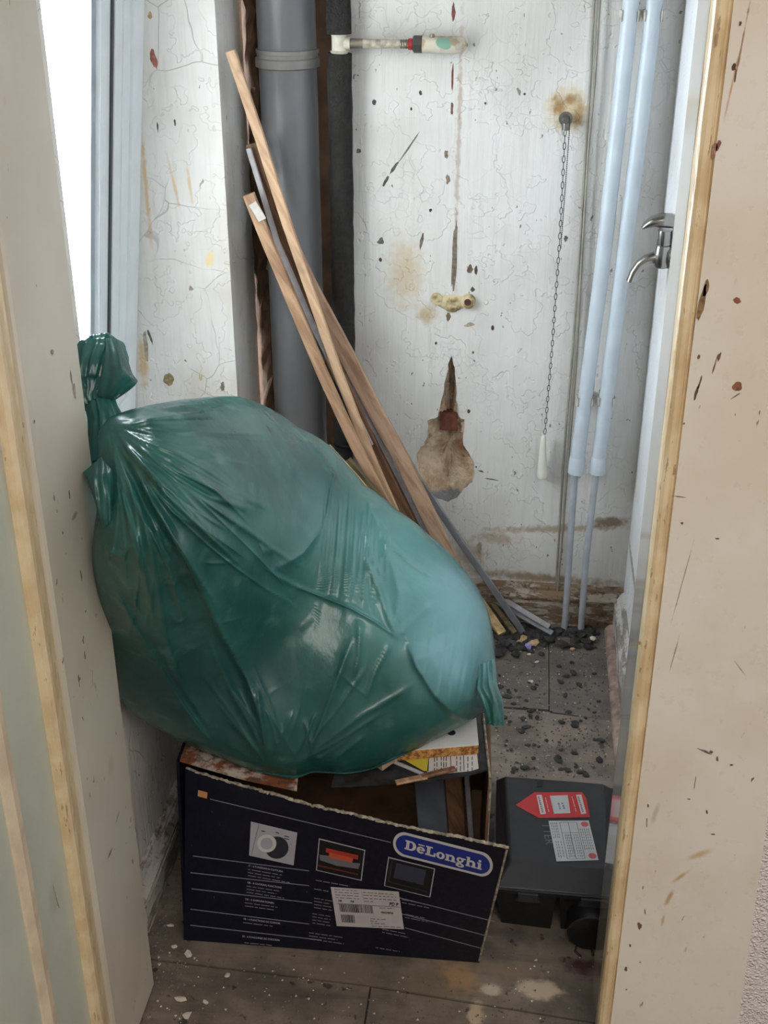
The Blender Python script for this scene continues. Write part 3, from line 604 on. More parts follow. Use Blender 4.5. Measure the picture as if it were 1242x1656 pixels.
build('boss_hole', MB().tube([(cR[0], YB - .0112, cR[2]), (cR[0], YB - .0122, cR[2])], .0068, 16, nrm=(0, 0, 1)), plain('dark rust', (74, 50, 36), .9), st)
mb = MB(); nx, nz = 26, 16; xa, xb, za, zb_ = cL[0], cR[0], c0[2] - .022, c0[2] + .014; vv = []
for j in range(nz + 1):
    for i in range(nx + 1):
        u, v = i / nx * 2 - 1, j / nz * 2 - 1; hgt = max(0, 1 - abs(u) ** 2.2 * .9 - (v * (1.1 if v > 0 else .75 + .9 * abs(u))) ** 2)
        vv.append((xa + (xb - xa) * i / nx, YB + .0012 - .008 * hgt ** .6 * (1 if hgt > .02 else 0) * (.8 + .4 * rng.random()), za + (zb_ - za) * j / nz))
mb.add(vv, [(j * (nx + 1) + i, j * (nx + 1) + i + 1, (j + 1) * (nx + 1) + i + 1, (j + 1) * (nx + 1) + i) for j in range(nz) for i in range(nx)])
build('crumbled_body', mb, m_stub, st, smooth=True)

# tap on the right wall
m_chrome = plain('brushed chrome', (150, 148, 144), .22, metal=.95, var=.06, bump=.03)
TY = 2.135; T = lambda x, y: yp(x, y, TY)
tp = thing('wall_tap', (XR, TY, T(1080, 415)[2]), 'chrome lever tap with curved spout fixed to the right wall', 'tap')
bc = T(1071, 415); zc = bc[2]; xc = bc[0]
build('wall_flange', MB().tube([(XR - .0005, TY, zc), (XR - .006, TY, zc), (XR - .010, TY, zc)], [.021, .020, .012], 24, nrm=(0, 0, 1)), m_chrome, tp, smooth=True, autosm=40)
bt = T(1073, 372)[2]
build('body', MB().tube([(xc, TY, zc - .019), (xc, TY, zc - .014), (xc, TY, zc + .006), (xc, TY, zc + .020), (xc, TY, zc + .021), (xc, TY, zc + .024), (xc, TY, bt)], [.010, .0155, .0165, .0145, .0125, .0135, .0125], 24).tube([(XR - .006, TY, zc), (xc, TY, zc)], .0115, 20, nrm=(0, 0, 1)), m_chrome, tp, smooth=True, autosm=50)
sps = [T(1071, 420), T(1058, 417), T(1046, 420), T(1035, 428), T(1026, 440), T(1020, 455)]
build('spout', MB().tube(sps, [.013, .0112, .0098, .0092, .0088, .0086], 20), m_chrome, tp, smooth=True, autosm=50)
lv = [T(1100, 360), T(1085, 357), T(1070, 356), T(1055, 358), T(1044, 364), T(1038, 369)]
mb = MB().sweep(lv, lambda i: [(math.cos(2 * math.pi * k / 16) * [.010, .0125, .0125, .0095, .006, .0025][i], math.sin(2 * math.pi * k / 16) * [.012, .0165, .0165, .0145, .011, .006][i]) for k in range(16)])
build('lever', mb, m_chrome, tp, smooth=True, autosm=50)

# ================================================================ LEANING BATTENS
ang = R(30)
W1 = woodmat('pine batten', (206, 174, 142), (176, 142, 112), rot=-R(62))
W2 = woodmat('brown stained batten', (122, 90, 64), (84, 60, 42), rot=-R(62))
W3 = woodmat('old batten', (182, 148, 118), (140, 106, 80), rot=-R(62))
W4 = woodmat('reddish pine', (190, 160, 134), (152, 118, 96), rot=-R(60))
W5 = woodmat('mossy timber', (120, 104, 70), (64, 58, 44), rot=-R(50))
W6 = woodmat('yellow offcut', (204, 178, 128), (150, 120, 80), rot=-R(50))
m_gstrip = plain('grey painted strip', (168, 164, 166), .45, var=.1, vscale=50)
m_mstrip = plain('grey metal strip', (150, 152, 158), .35, metal=.4, var=.1)
def batten(name, label, pts, wpx, Y, mat, th=.010, cat='batten', grp='battens leaning in the corner', Yend=None):
    n_ = len(pts); P = [yp(x, y, Y + ((Yend or Y) - Y) * i / (n_ - 1)) for i, (x, y) in enumerate(pts)]
    return one(name, MB().bar(P, wpx * 2.5 / F, th), mat, P[-1], label, cat, grp)
batten('wooden_batten', 'longest thin pale pine batten, its tip highest on the left wall', [(373, 82), (420, 222), (463, 358), (505, 480), (546, 600), (598, 735), (650, 855), (700, 975)], 14, 2.196, W1, .011)
batten('wooden_batten', 'brown batten just behind the longest one, with a nail through it', [(408, 232), (450, 350), (486, 450), (537, 580), (596, 710), (664, 850), (730, 985)], 19, 2.226, W2, .010)
batten('plastic_strip', 'thin grey round-edged strip running between two brown battens', [(402, 240), (426, 318), (448, 390), (476, 455), (510, 535), (545, 605), (600, 720)], 8, 2.212, m_gstrip, .006, 'strip')
batten('wooden_batten', 'lowest leaning batten with a scrap of white tape near its top', [(402, 314), (430, 385), (470, 480), (520, 600), (574, 718), (640, 845), (700, 965)], 17, 2.180, W3, .011)
batten('wooden_plank', 'wide pale plank, rightmost of the leaning timber, its upper end pointed', [(463, 384), (500, 462), (561, 575), (611, 672), (652, 746), (716, 880), (770, 990)], 25, 2.243, W4, .012)
batten('wooden_batten', 'dark brown batten wedged behind the wide plank', [(522, 535), (589, 672), (640, 775), (688, 872), (738, 975)], 19, 2.2695, W2, .009)
batten('plastic_strip', 'narrow whitish strip showing beside the wide plank', [(560, 605), (603, 690), (650, 782), (697, 878), (745, 975)], 8, 2.2565, m_gstrip, .006, 'strip')
batten('metal_strip', 'long grey metal channel crossing the wall hole down to the rubble', [(628, 692), (673, 769), (729, 853), (801, 957), (845, 1022)], 11, 2.290, m_mstrip, .008, 'strip', Yend=2.272)
def lying(name, label, p0, p1, w_, th, mat, cat, z0_, z1_, grp='offcuts on the rubble'):
    a, b = fl(*p0, z0_), fl(*p1, z1_); return one(name, MB().bar([a, a * .5 + b * .5, b], w_, th, nrm=(0, -.4, 1)), mat, b, label, cat, grp)
lying('plastic_trim', 'flat grey trim strip lying across the metal channel onto the rubble', (752, 932), (888, 1014), .013, .005, m_gstrip, 'strip', .085, .022)
lying('plastic_trim', 'lower of the two grey trim strips beside the back skirting', (750, 944), (893, 1024), .013, .004, m_mstrip, 'strip', .070, .012)
lying('wood_offcut', 'yellowish wood offcut standing in rubble behind the green sack', (760, 950), (812, 1025), .020, .010, W6, 'offcut', .07, .012)
lying('wood_offcut', 'paint-spattered thin offcut next to the yellowish one', (775, 950), (833, 1024), .012, .008, W5, 'offcut', .06, .012)
batten('wood_offcut', 'yellowish stick end poking up behind the sack by the foam pipe', [(530, 722), (575, 772), (640, 850), (700, 940)], 9, 2.15, W6, .008, 'offcut', 'offcuts behind the sack', 2.12)
batten('mossy_timber', 'dark mossy timber edge showing above the sack', [(560, 745), (600, 792), (648, 850), (710, 940)], 16, 2.165, W5, .012, 'timber', 'offcuts behind the sack', 2.13)
tpp = yp(416, 341, 2.1735)
one('tape_scrap', MB().bar([tpp + np.array([-.008, -.003, .014]), tpp + np.array([.002, -.0035, -.002]), tpp + np.array([.009, -.002, -.016])], .016, .0008), plain('white tape', (206, 200, 192), .5), tpp, 'small torn scrap of white tape stuck on a leaning batten', 'tape')

# ================================================================ RUBBISH SACK
NK = np.array([172.0, 684.0])
sil = [(178, 674), (215, 661), (260, 652), (320, 644), (385, 641), (430, 657), (480, 690), (535, 722), (562, 752), (590, 785), (640, 823), (690, 862), (745, 915), (772, 950), (790, 990), (799, 1040), (801, 1090), (803, 1128), (790, 1148), (770, 1160), (740, 1177), (700, 1197), (650, 1222), (600, 1245), (560, 1252), (528, 1250), (505, 1249), (480, 1259), (440, 1253), (400, 1243), (350, 1222), (300, 1202), (255, 1178), (215, 1155), (185, 1125), (168, 1060), (158, 1000), (153, 940), (150, 885), (156, 830), (160, 780), (158, 730), (160, 695)]
SC = np.array([465.0, 955.0])
sa = np.array([(math.atan2(y - SC[1], x - SC[0]), math.hypot(x - SC[0], y - SC[1])) for x, y in sil])
sa = sa[np.argsort(sa[:, 0])]
def smoothst(x, a, b): t_ = np.clip((x - a) / (b - a), 0, 1); return t_ * t_ * (3 - 2 * t_)
NT_, NR = 760, 130
th = np.linspace(-math.pi, math.pi, NT_, endpoint=False)
rad = np.interp(th, np.r_[sa[-1, 0] - 2 * math.pi, sa[:, 0], sa[0, 0] + 2 * math.pi], np.r_[sa[-1, 1], sa[:, 1], sa[0, 1]])
ker = np.hanning(9); ker /= ker.sum(); rad = np.convolve(np.r_[rad[-4:], rad, rad[:4]], ker, 'valid')
rr = np.sin(np.linspace(0, 1, NR) * math.pi / 2) ** .92
PX = SC[0] + np.outer(rr, rad * np.cos(th)); PYx = SC[1] + np.outer(rr, rad * np.sin(th))
def D0(x, y):
    d = np.hypot(x - 152, y - 770); wn = 1 - smoothst(d, 90, 430)
    return (1.74 + np.clip(1258 - y, 0, 700) * .00022) * (1 - wn) + 1.415 * wn
creases = []   # (polyline, width_left, width_right, height)
def cr(pts, wl, wr, h): creases.append((np.array(pts, float), wl, wr, h))
# overlapping lip on the right and the long folds
cr([(660, 1045), (672, 1078), (700, 1122), (735, 1158), (762, 1172)], 60, 2.5, .014)
cr([(200, 720), (250, 820), (300, 905), (350, 1010), (400, 1100), (425, 1180), (435, 1235)], 26, 5, .018)
cr([(190, 740), (235, 850), (255, 940), (268, 1030), (285, 1080), (305, 1135)], 6, 22, .012)
cr([(178, 935), (212, 1000), (255, 1070), (300, 1145), (345, 1205)], 3, 40, .010)
for p, w_, h in [([(215, 668), (300, 655), (380, 652), (440, 668)], 5, .004), ([(200, 690), (260, 672), (330, 668), (360, 662)], 6, .005), ([(230, 692), (290, 700), (324, 700)], 5, .005), ([(225, 705), (290, 722), (365, 722)], 7, .006), ([(240, 715), (310, 742), (365, 742)], 6, .004),
        ([(205, 705), (280, 745), (355, 800), (410, 835)], 9, .008), ([(215, 720), (290, 775), (340, 805), (424, 828)], 6, .006), ([(210, 725), (290, 810), (330, 855), (400, 905)], 10, .009), ([(205, 735), (280, 830), (318, 852)], 6, .006), ([(330, 810), (400, 855), (440, 885)], 6, .005), ([(195, 745), (240, 850), (275, 925), (287, 965), (298, 1000), (290, 1008), (266, 980)], 5, .007),
        ([(192, 750), (210, 860), (240, 960), (250, 1010)], 8, .008), ([(180, 900), (230, 1000), (290, 1100), (340, 1180)], 8, .005), ([(390, 1000), (345, 1010)], 9, .004), ([(335, 1030), (375, 1120), (410, 1180), (425, 1220)], 9, .008), ([(430, 1230), (422, 1160), (415, 1110)], 5, .005), ([(440, 1220), (475, 1150)], 5, .003), ([(490, 1240), (515, 1180), (560, 1060), (572, 1030)], 7, .006), ([(500, 1220), (580, 1160), (640, 1125), (672, 1105)], 6, .004),
        ([(480, 690), (520, 735), (548, 780)], 3, .006), ([(540, 722), (545, 755), (535, 790), (525, 850)], 3, .006), ([(525, 850), (490, 895), (440, 925)], 8, .006), ([(425, 918), (470, 945), (520, 965), (570, 985), (610, 1008), (640, 1030)], 2.5, .005), ([(640, 1032), (615, 960), (590, 900)], 5, .007), ([(634, 1035), (645, 960), (625, 880), (585, 790)], 9, .006), ([(640, 1032), (700, 975)], 6, .003), ([(632, 1040), (605, 1090), (592, 1130)], 4, .004), ([(582, 1000), (580, 1060), (572, 1095)], 3, .004),
        ([(590, 800), (640, 880), (700, 930)], 8, .004), ([(625, 880), (700, 935)], 3, .003), ([(770, 950), (790, 1010), (785, 1080), (770, 1120)], 5, .006), ([(530, 1250), (545, 1225), (590, 1190)], 6, .004), ([(170, 905), (200, 895), (215, 880)], 5, .008), ([(158, 880), (205, 905)], 4, .006), ([(445, 890), (425, 892), (420, 880)], 4, .004)]:
    cr(p, w_, w_, h)
for k in range(15):     # fine hanging pleats
    x0 = 520 + k * 7.5 + rng.uniform(-3, 3); ytop = 760 + k * 5 + rng.uniform(-10, 20); yb = 965 + rng.uniform(-40, 60)
    cr([(x0 + 8, ytop), (x0 + 2, (ytop + yb) / 2), (x0 - 8 + k * .6, yb)], 2.6, 2.6, rng.uniform(.0015, .004))
for k in range(12):
    x0 = 690 + k * 9 + rng.uniform(-3, 3); yt = 985 + k * 4 + rng.uniform(-25, 15)
    cr([(x0 + 14, yt), (x0 + 4, yt + 70), (x0 - 12, yt + 150)], 3, 3, rng.uniform(.001, .0028))
for k in range(9):     # small crumple lines anywhere
    a = rng.uniform(0, 2 * math.pi); r_ = rng.uniform(.15, .85); c = SC + np.array([math.cos(a) * 280, math.sin(a) * 250]) * r_; d = rng.uniform(0, math.pi); l_ = rng.uniform(15, 55)
    v_ = np.array([math.cos(d), math.sin(d)]) * l_; cr([c - v_, c + rng.normal(0, 4, 2), c + v_], 3, 3, rng.uniform(-.0025, .003))
for k in range(46):     # long thin pull lines running out from the neck
    a = rng.uniform(-.12, 1.42); r0 = rng.uniform(30, 170); l_ = rng.uniform(70, 300); bend = rng.normal(0, .0006); P_ = []
    for f in np.linspace(0, 1, 6): q = r0 + l_ * f; aa = a + bend * q; P_.append(NK + q * np.array([math.cos(aa), math.sin(aa)]))
    cr(P_, rng.uniform(1.8, 4.5), rng.uniform(1.8, 4.5), rng.uniform(.0016, .0045))
for k in range(14):     # lines gathering at the lowest point
    a = rng.uniform(-2.7, -.5); r0 = rng.uniform(10, 40); l_ = rng.uniform(50, 190); c = np.array([455 + rng.uniform(-25, 60), 1250.0])
    cr([c + r0 * np.array([math.cos(a), math.sin(a)]), c + (r0 + l_ * .5) * np.array([math.cos(a + .03), math.sin(a + .03)]), c + (r0 + l_) * np.array([math.cos(a), math.sin(a)])], 3, 3, rng.uniform(.0015, .004))
def crease_field(X_, Y_):
    out = np.zeros_like(X_)
    for pl, wl, wr, h in creases:
        best = np.full(X_.shape, 1e9); side = np.zeros_like(X_); tt = np.zeros_like(X_)
        L = np.r_[0, np.cumsum(np.hypot(*np.diff(pl, axis=0).T))]
        for i in range(len(pl) - 1):
            a, b = pl[i], pl[i + 1]; d = b - a; l2 = d @ d
            t_ = np.clip(((X_ - a[0]) * d[0] + (Y_ - a[1]) * d[1]) / l2, 0, 1)
            ex, ey = X_ - a[0] - t_ * d[0], Y_ - a[1] - t_ * d[1]; q = np.hypot(ex, ey)
            m = q < best; best = np.where(m, q, best); side = np.where(m, d[0] * ey - d[1] * ex, side); tt = np.where(m, (L[i] + t_ * (L[i + 1] - L[i])) / L[-1], tt)
        w_ = np.where(side > 0, wr, wl)
        prf = np.exp(-np.abs(best / w_) ** 1.08); fade = np.clip(np.minimum(tt, 1 - tt) * 6 + .12, 0, 1)
        out += 1.35 * h * prf * fade
    return out
# broad lumps of the contents
def lumps(X_, Y_, sd, sc):
    g_ = np.random.default_rng(sd); o = np.zeros_like(X_)
    for k in range(26):
        kx, ky = g_.normal(0, 1 / sc, 2); o += math.sin(1) * np.sin(X_ * kx + Y_ * ky + g_.uniform(0, 6.3))
    return o / 5
edgefade = (1 - rr ** 6)[:, None]
bulge = np.sqrt(np.clip(1 - rr ** 2.3, 0, 1))[:, None] * np.ones((1, NT_))
# pleats fanning from the neck
dx, dy = PX - NK[0], PYx - NK[1]; rho = np.hypot(dx, dy); phi = np.arctan2(dy, dx)
pl = .010 * (np.abs(np.sin(phi * 9 + .6)) ** .7 - .5) + .007 * (np.abs(np.sin(phi * 15.5 + 1.9)) ** .8 - .5) + .004 * np.sin(phi * 31)
pleat = pl * np.exp(-rho / 170) * smoothst(rho, 0, 60)
depthA = .175 - .10 * (1 - smoothst(rho, 40, 260))
dep = D0(PX, PYx) - depthA * bulge - (lumps(PX, PYx, 3, 60) * .007 + lumps(PX, PYx, 5, 22) * .0012) * edgefade - crease_field(PX, PYx) * np.minimum(1, edgefade * 2.5) - pleat * edgefade
def dmax(X_, Y_, extra):
    rz = _fw[2] - _up[2] * (Y_ - 828) / F; zmin = .3395 + .019 * smoothst(X_, 590, 640)
    return (CAMH - zmin) / (-rz) - extra
dep = np.minimum(dep, dmax(PX, PYx, .0015))
RX = _fw[None, None, :] + _rt * ((PX - 621) / F)[..., None] - _up * ((PYx - 828) / F)[..., None]
front = _c + RX * dep[..., None]
NB = 40; rb = np.sin(np.linspace(0, 1, NB) * math.pi / 2)
BXp = SC[0] + np.outer(rb, rad * np.cos(th)); BYp = SC[1] + np.outer(rb, rad * np.sin(th))
bk = D0(BXp, BYp) + .20 * np.sqrt(np.clip(1 - rb ** 2.3, 0, 1))[:, None] * smoothst(np.hypot(BXp - NK[0], BYp - NK[1]), 20, 320) + lumps(BXp, BYp, 9, 60) * .006 * (1 - rb ** 6)[:, None]
bk = np.minimum(bk, dmax(BXp, BYp, 0.0))
RXb = _fw + _rt * ((BXp - 621) / F)[..., None] - _up * ((BYp - 828) / F)[..., None]
back = _c + RXb * bk[..., None]
back[..., 0] = np.clip(back[..., 0], XL + .003, 9); front[..., 0] = np.clip(front[..., 0], XL + .002, 9)
vsb = np.concatenate([front.reshape(-1, 3), back[:-1].reshape(-1, 3)])
def gridf(n0, nrow, off, flip=False, lastrow=None):
    fs_ = []
    for i in range(nrow - 1):
        for j in range(NT_):
            k = (j + 1) % NT_
            a, b = off + i * NT_ + j, off + i * NT_ + k
            c, d = (off + (i + 1) * NT_ + k, off + (i + 1) * NT_ + j) if not (lastrow is not None and i == nrow - 2) else (lastrow + k, lastrow + j)
            fs_.append((a, d, c, b) if flip else (a, b, c, d))
    return fs_
fb = gridf(0, NR, 0) + gridf(0, NB, NR * NT_, True, (NR - 1) * NT_)
t = NT('green sack plastic'); n1 = t.noise(9, 5, .6); n2 = t.noise(26, 4)
col = t.mix(t.rng(n1, .34, .66), lin((38, 90, 86)), lin((58, 116, 110))); col = t.mix(t.math('MULTIPLY', t.rng(n2, .55, .75), .4), col, lin((98, 150, 134)))
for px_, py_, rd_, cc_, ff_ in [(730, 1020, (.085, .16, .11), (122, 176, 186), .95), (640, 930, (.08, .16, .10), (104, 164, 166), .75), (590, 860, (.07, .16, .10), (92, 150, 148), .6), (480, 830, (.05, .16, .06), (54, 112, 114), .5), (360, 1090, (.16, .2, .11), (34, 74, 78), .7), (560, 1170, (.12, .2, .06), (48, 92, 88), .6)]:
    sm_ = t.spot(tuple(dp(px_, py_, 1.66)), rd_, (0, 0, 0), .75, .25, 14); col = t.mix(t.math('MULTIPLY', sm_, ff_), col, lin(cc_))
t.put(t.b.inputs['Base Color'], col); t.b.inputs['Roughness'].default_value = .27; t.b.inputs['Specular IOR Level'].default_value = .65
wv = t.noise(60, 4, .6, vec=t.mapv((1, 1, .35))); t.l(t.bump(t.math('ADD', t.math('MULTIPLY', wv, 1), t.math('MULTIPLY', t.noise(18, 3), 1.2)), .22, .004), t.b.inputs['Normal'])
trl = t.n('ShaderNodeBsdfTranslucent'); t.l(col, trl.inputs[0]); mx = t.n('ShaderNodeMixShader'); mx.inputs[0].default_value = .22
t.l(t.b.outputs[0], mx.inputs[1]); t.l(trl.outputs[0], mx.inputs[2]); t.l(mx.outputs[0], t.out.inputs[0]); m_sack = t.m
base = tuple(dp(480, 1255, 1.80)); sack = thing('rubbish_sack', base, 'large tied green plastic rubbish sack slumped on the cardboard box', 'bag')
mbs = MB(); mbs.v = [tuple(v) for v in vsb]; mbs.f = fb
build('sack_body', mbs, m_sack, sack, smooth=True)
# twisted neck: pleated tube from the body up to the tie, then the ruffled knot
def pleated(path, rads, nseg, amp, nf, seed, squash=1.0):
    g_ = np.random.default_rng(seed); P = [np.array(p) for p in path]; mb = MB(); n_ = len(P); vv = []
    ph = g_.uniform(0, 6.3, 4)
    for i in range(n_):
        d = P[min(i + 1, n_ - 1)] - P[max(i - 1, 0)]; d /= np.linalg.norm(d); a = np.cross(d, (0, -1, .2)); a /= np.linalg.norm(a); b = np.cross(a, d)
        for k in range(nseg):
            al = 2 * math.pi * k / nseg; tw = i * .12
            r_ = rads[i] * (1 + amp[i] * (.55 * (abs(math.sin(al * nf / 2 + ph[0] + tw)) * 2 - 1) + .3 * math.sin(al * (nf + 5) + ph[1] + tw * 2) + .2 * math.sin(al * 3 + ph[2] + i * .4)))
            vv.append(P[i] + a * r_ * math.cos(al) + b * r_ * math.sin(al) * squash)
    mb.add(vv, [(i * nseg + k, i * nseg + (k + 1) % nseg, (i + 1) * nseg + (k + 1) % nseg, (i + 1) * nseg + k) for i in range(n_ - 1) for k in range(nseg)] + [tuple((n_ - 1) * nseg + k for k in range(nseg))])
    return mb
def interp(pts, n_): pts = np.array(pts, float); s_ = np.linspace(0, len(pts) - 1, n_); return np.stack([np.interp(s_, range(len(pts)), pts[:, k]) for k in range(pts.shape[1])], 1)
nk = interp([(186, 745, 1.45, .030), (178, 705, 1.455, .024), (170, 672, 1.46, .0185), (163, 652, 1.465, .0165)], 20)
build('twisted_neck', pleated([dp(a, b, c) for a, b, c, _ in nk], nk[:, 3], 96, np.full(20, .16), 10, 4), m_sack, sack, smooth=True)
kt = interp([(160, 655, 1.475, .0165), (157, 645, 1.478, .021), (157, 625, 1.485, .027), (158, 600, 1.49, .030), (162, 578, 1.50, .031), (163, 560, 1.505, .026), (161, 548, 1.505, .016), (160, 543, 1.506, .005)], 44)
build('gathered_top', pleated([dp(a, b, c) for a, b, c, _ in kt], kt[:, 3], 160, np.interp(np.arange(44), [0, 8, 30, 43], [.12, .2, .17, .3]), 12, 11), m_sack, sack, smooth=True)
def sheet(outline_rows, n_u, n_v, wob, seed):
    """rows of (px, py, depth) control points -> smooth thin double sided sheet"""
    g_ = np.random.default_rng(seed); rows = [interp(r_, n_u) for r_ in outline_rows]; A = np.stack(rows); s_ = np.linspace(0, len(rows) - 1, n_v)
    G = np.stack([np.stack([np.interp(s_, range(len(rows)), A[:, i, k]) for i in range(n_u)], 1) for k in range(3)], 2)
    vv = [];
    for j in range(n_v):
        for i in range(n_u):
            x, y, d = G[j, i]; vv.append(dp(x, y, d + wob * math.sin(i * .5 + j * .33) * .5 + wob * .5 * math.sin(i * .9 - j * .21)))
    return MB().add(vv, [(j * n_u + i, j * n_u + i + 1, (j + 1) * n_u + i + 1, (j + 1) * n_u + i) for j in range(n_v - 1) for i in range(n_u - 1)])
# ear of the knot pointing right, loose loop over the door edge, hanging lip at the sack's right end
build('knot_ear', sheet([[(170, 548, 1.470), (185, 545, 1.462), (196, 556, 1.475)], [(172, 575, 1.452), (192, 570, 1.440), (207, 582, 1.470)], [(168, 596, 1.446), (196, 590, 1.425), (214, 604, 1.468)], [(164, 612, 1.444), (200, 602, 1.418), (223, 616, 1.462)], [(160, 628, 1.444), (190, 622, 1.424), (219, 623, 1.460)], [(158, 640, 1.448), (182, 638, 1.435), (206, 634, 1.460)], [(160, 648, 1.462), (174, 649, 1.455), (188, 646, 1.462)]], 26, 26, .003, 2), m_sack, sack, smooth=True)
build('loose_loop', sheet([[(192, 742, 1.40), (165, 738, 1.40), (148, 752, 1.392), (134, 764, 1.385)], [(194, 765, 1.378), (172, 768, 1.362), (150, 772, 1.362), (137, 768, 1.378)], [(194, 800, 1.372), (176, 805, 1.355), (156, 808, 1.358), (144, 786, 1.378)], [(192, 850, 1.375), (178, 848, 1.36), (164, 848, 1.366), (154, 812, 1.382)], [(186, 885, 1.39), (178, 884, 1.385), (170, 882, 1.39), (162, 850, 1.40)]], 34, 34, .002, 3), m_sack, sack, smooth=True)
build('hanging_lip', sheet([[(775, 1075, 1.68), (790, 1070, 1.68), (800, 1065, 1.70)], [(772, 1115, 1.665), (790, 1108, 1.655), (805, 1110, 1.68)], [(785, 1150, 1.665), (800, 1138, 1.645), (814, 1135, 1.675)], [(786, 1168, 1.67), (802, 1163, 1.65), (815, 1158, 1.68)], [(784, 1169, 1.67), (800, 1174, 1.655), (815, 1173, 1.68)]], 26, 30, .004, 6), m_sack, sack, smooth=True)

# ================================================================ CARDBOARD BOX
BL, BRc = fl(297, 1520), fl(775, 1557); TL = yp(300, 1243, BL[1] + .002); TR = dp(822, 1370, 1.608)
def Sf(u, v):
    p = BL * (1 - u) * (1 - v) + BRc * u * (1 - v) + TL * (1 - u) * v + TR * u * v
    p = p + np.array([0, -.006 * math.sin(u * math.pi) * v, -.004 * math.sin(u * math.pi * 1.0) * v]); return p
def Sn(u, v):
    e = 1e-3; n_ = np.cross(Sf(u + e, v) - Sf(u - e, v), Sf(u, v + e) - Sf(u, v - e)); return n_ / np.linalg.norm(n_)
def uv(px, py):
    u, v = (px - 297) / 500, (1530 - py) / 250
    for _ in range(12):
        r_ = pj(Sf(u, v)) - np.array([px, py]); e = 1e-4
        J = np.stack([(pj(Sf(u + e, v)) - pj(Sf(u, v))) / e, (pj(Sf(u, v + e)) - pj(Sf(u, v))) / e], 1); d = np.linalg.solve(J, r_); u -= d[0]; v -= d[1]
    return u, v
m_card = NT('navy printed card'); n = m_card.noise(22, 5, .7); n2 = m_card.noise(120, 3, .6, vec=m_card.mapv((1, 1, .4)))
col = m_card.mix(m_card.rng(n, .4, .8), lin((11, 13, 30)), lin((18, 21, 38)))
sc_ = m_card.math('MULTIPLY', m_card.rng(n2, .68, .75), m_card.rng(m_card.noise(7, 3), .52, .62)); col = m_card.mix(m_card.math('MULTIPLY', sc_, .6), col, lin((120, 116, 110)))
m_card = m_card.fin(col, .5, 0, .28, m_card.bump(m_card.math('ADD', n, n2), .25, .003))
m_edge = plain('raw torn card edge', (156, 146, 130), .9, var=.3, vscale=90)
m_kraft = plain('brown card inside', (112, 84, 62), .9, var=.15, vscale=20, spec=.2)
bxo = thing('cardboard_box', tuple((BL + BRc) / 2 + np.array([0, .2, 0])), 'torn navy printed appliance box under the green sack', 'box')
nu, nv = 48, 24; TH = .004
def topcut(u): return 1 - .006 * random.random() - .006 * abs(math.sin(u * 11))
tc = [topcut(i / nu) for i in range(nu + 1)]
vf = []; vbk = []
for j in range(nv + 1):
    for i in range(nu + 1):
        u, v = i / nu, j / nv * tc[i]; p = Sf(u, v); vf.append(p); vbk.append(p - Sn(u, v) * TH)
o_ = (nu + 1) * (nv + 1); W_ = nu + 1
ff = [(j * W_ + i, j * W_ + i + 1, (j + 1) * W_ + i + 1, (j + 1) * W_ + i) for j in range(nv) for i in range(nu)]
fbk = [tuple(o_ + k for k in f[::-1]) for f in ff]
per = [i for i in range(W_)] + [j * W_ + nu for j in range(1, nv + 1)] + [nv * W_ + i for i in range(nu - 1, -1, -1)] + [j * W_ for j in range(nv - 1, 0, -1)]
fe = [(per[k], o_ + per[k], o_ + per[(k + 1) % len(per)], per[(k + 1) % len(per)]) for k in range(len(per))]
if Sn(.5, .5)[1] > 0: print('normal flip')
fp = build('front_panel', MB().add(vf + vbk, ff + fbk + fe), m_card, bxo, smooth=True, autosm=40, label='printed navy front panel bowed outwards')
mb = MB(); ep = [Sf(q / 170, np.interp(q / 170 * nu, range(nu + 1), tc)) - Sn(q / 170, .98) * TH * .45 + rng.normal(0, .0004, 3) for q in range(171)]
build('torn_edge', mb.tube(ep, [.0017 + abs(rng.normal(0, .0006)) for _ in ep], 5), m_edge, fp)
mb = MB(); ep = [Sf(.998, v) for v in np.linspace(.02, .98, 24)]; build('torn_edge', mb.tube(ep, [.0012 + abs(rng.normal(0, .0005)) for _ in ep], 6), m_edge, fp)
def ppoly(name, pts, mat, layer=1, par=None, sub=1):
    par = par or fp; mb = MB(); n_ = len(pts)
    if n_ == 4 and sub > 1:
        a = np.array(pts, float); g_ = []
        for j in range(sub + 1):
            for i in range(sub + 1):
                s_, t_ = i / sub, j / sub; q = a[0] * (1 - s_) * (1 - t_) + a[1] * s_ * (1 - t_) + a[2] * s_ * t_ + a[3] * (1 - s_) * t_
                u, v = uv(*q); g_.append(Sf(u, v) + Sn(u, v) * .0004 * layer)
        mb.add(g_, [(j * (sub + 1) + i, j * (sub + 1) + i + 1, (j + 1) * (sub + 1) + i + 1, (j + 1) * (sub + 1) + i) for j in range(sub) for i in range(sub)])
    else:
        P = []
        for q in pts: u, v = uv(*q); P.append(Sf(u, v) + Sn(u, v) * .0004 * layer)
        mb.add(P, [tuple(range(n_))])
    return build(name, mb, mat, par, recalc=False)
def pline(mb, a, b, wpx, layer=1, n_=10):
    a, b = np.array(a, float), np.array(b, float); P = []
    for i in range(n_ + 1):
        q = a + (b - a) * i / n_
        for s_ in (-1, 1): u, v = uv(q[0], q[1] + s_ * wpx / 2); P.append(Sf(u, v) + Sn(u, v) * .0004 * layer)
    mb.add(P, [(2 * i, 2 * i + 2, 2 * i + 3, 2 * i + 1) for i in range(n_)])
flat = lambda n_, c, r_=.45: plain(n_, c, r_, var=.03, bump=.03)
m_white = flat('white print', (200, 198, 200)); m_blue = flat('blue logo ground', (24, 44, 130)); m_line = flat('pale line print', (118, 122, 138)); m_txt = flat('small text print', (120, 122, 132))
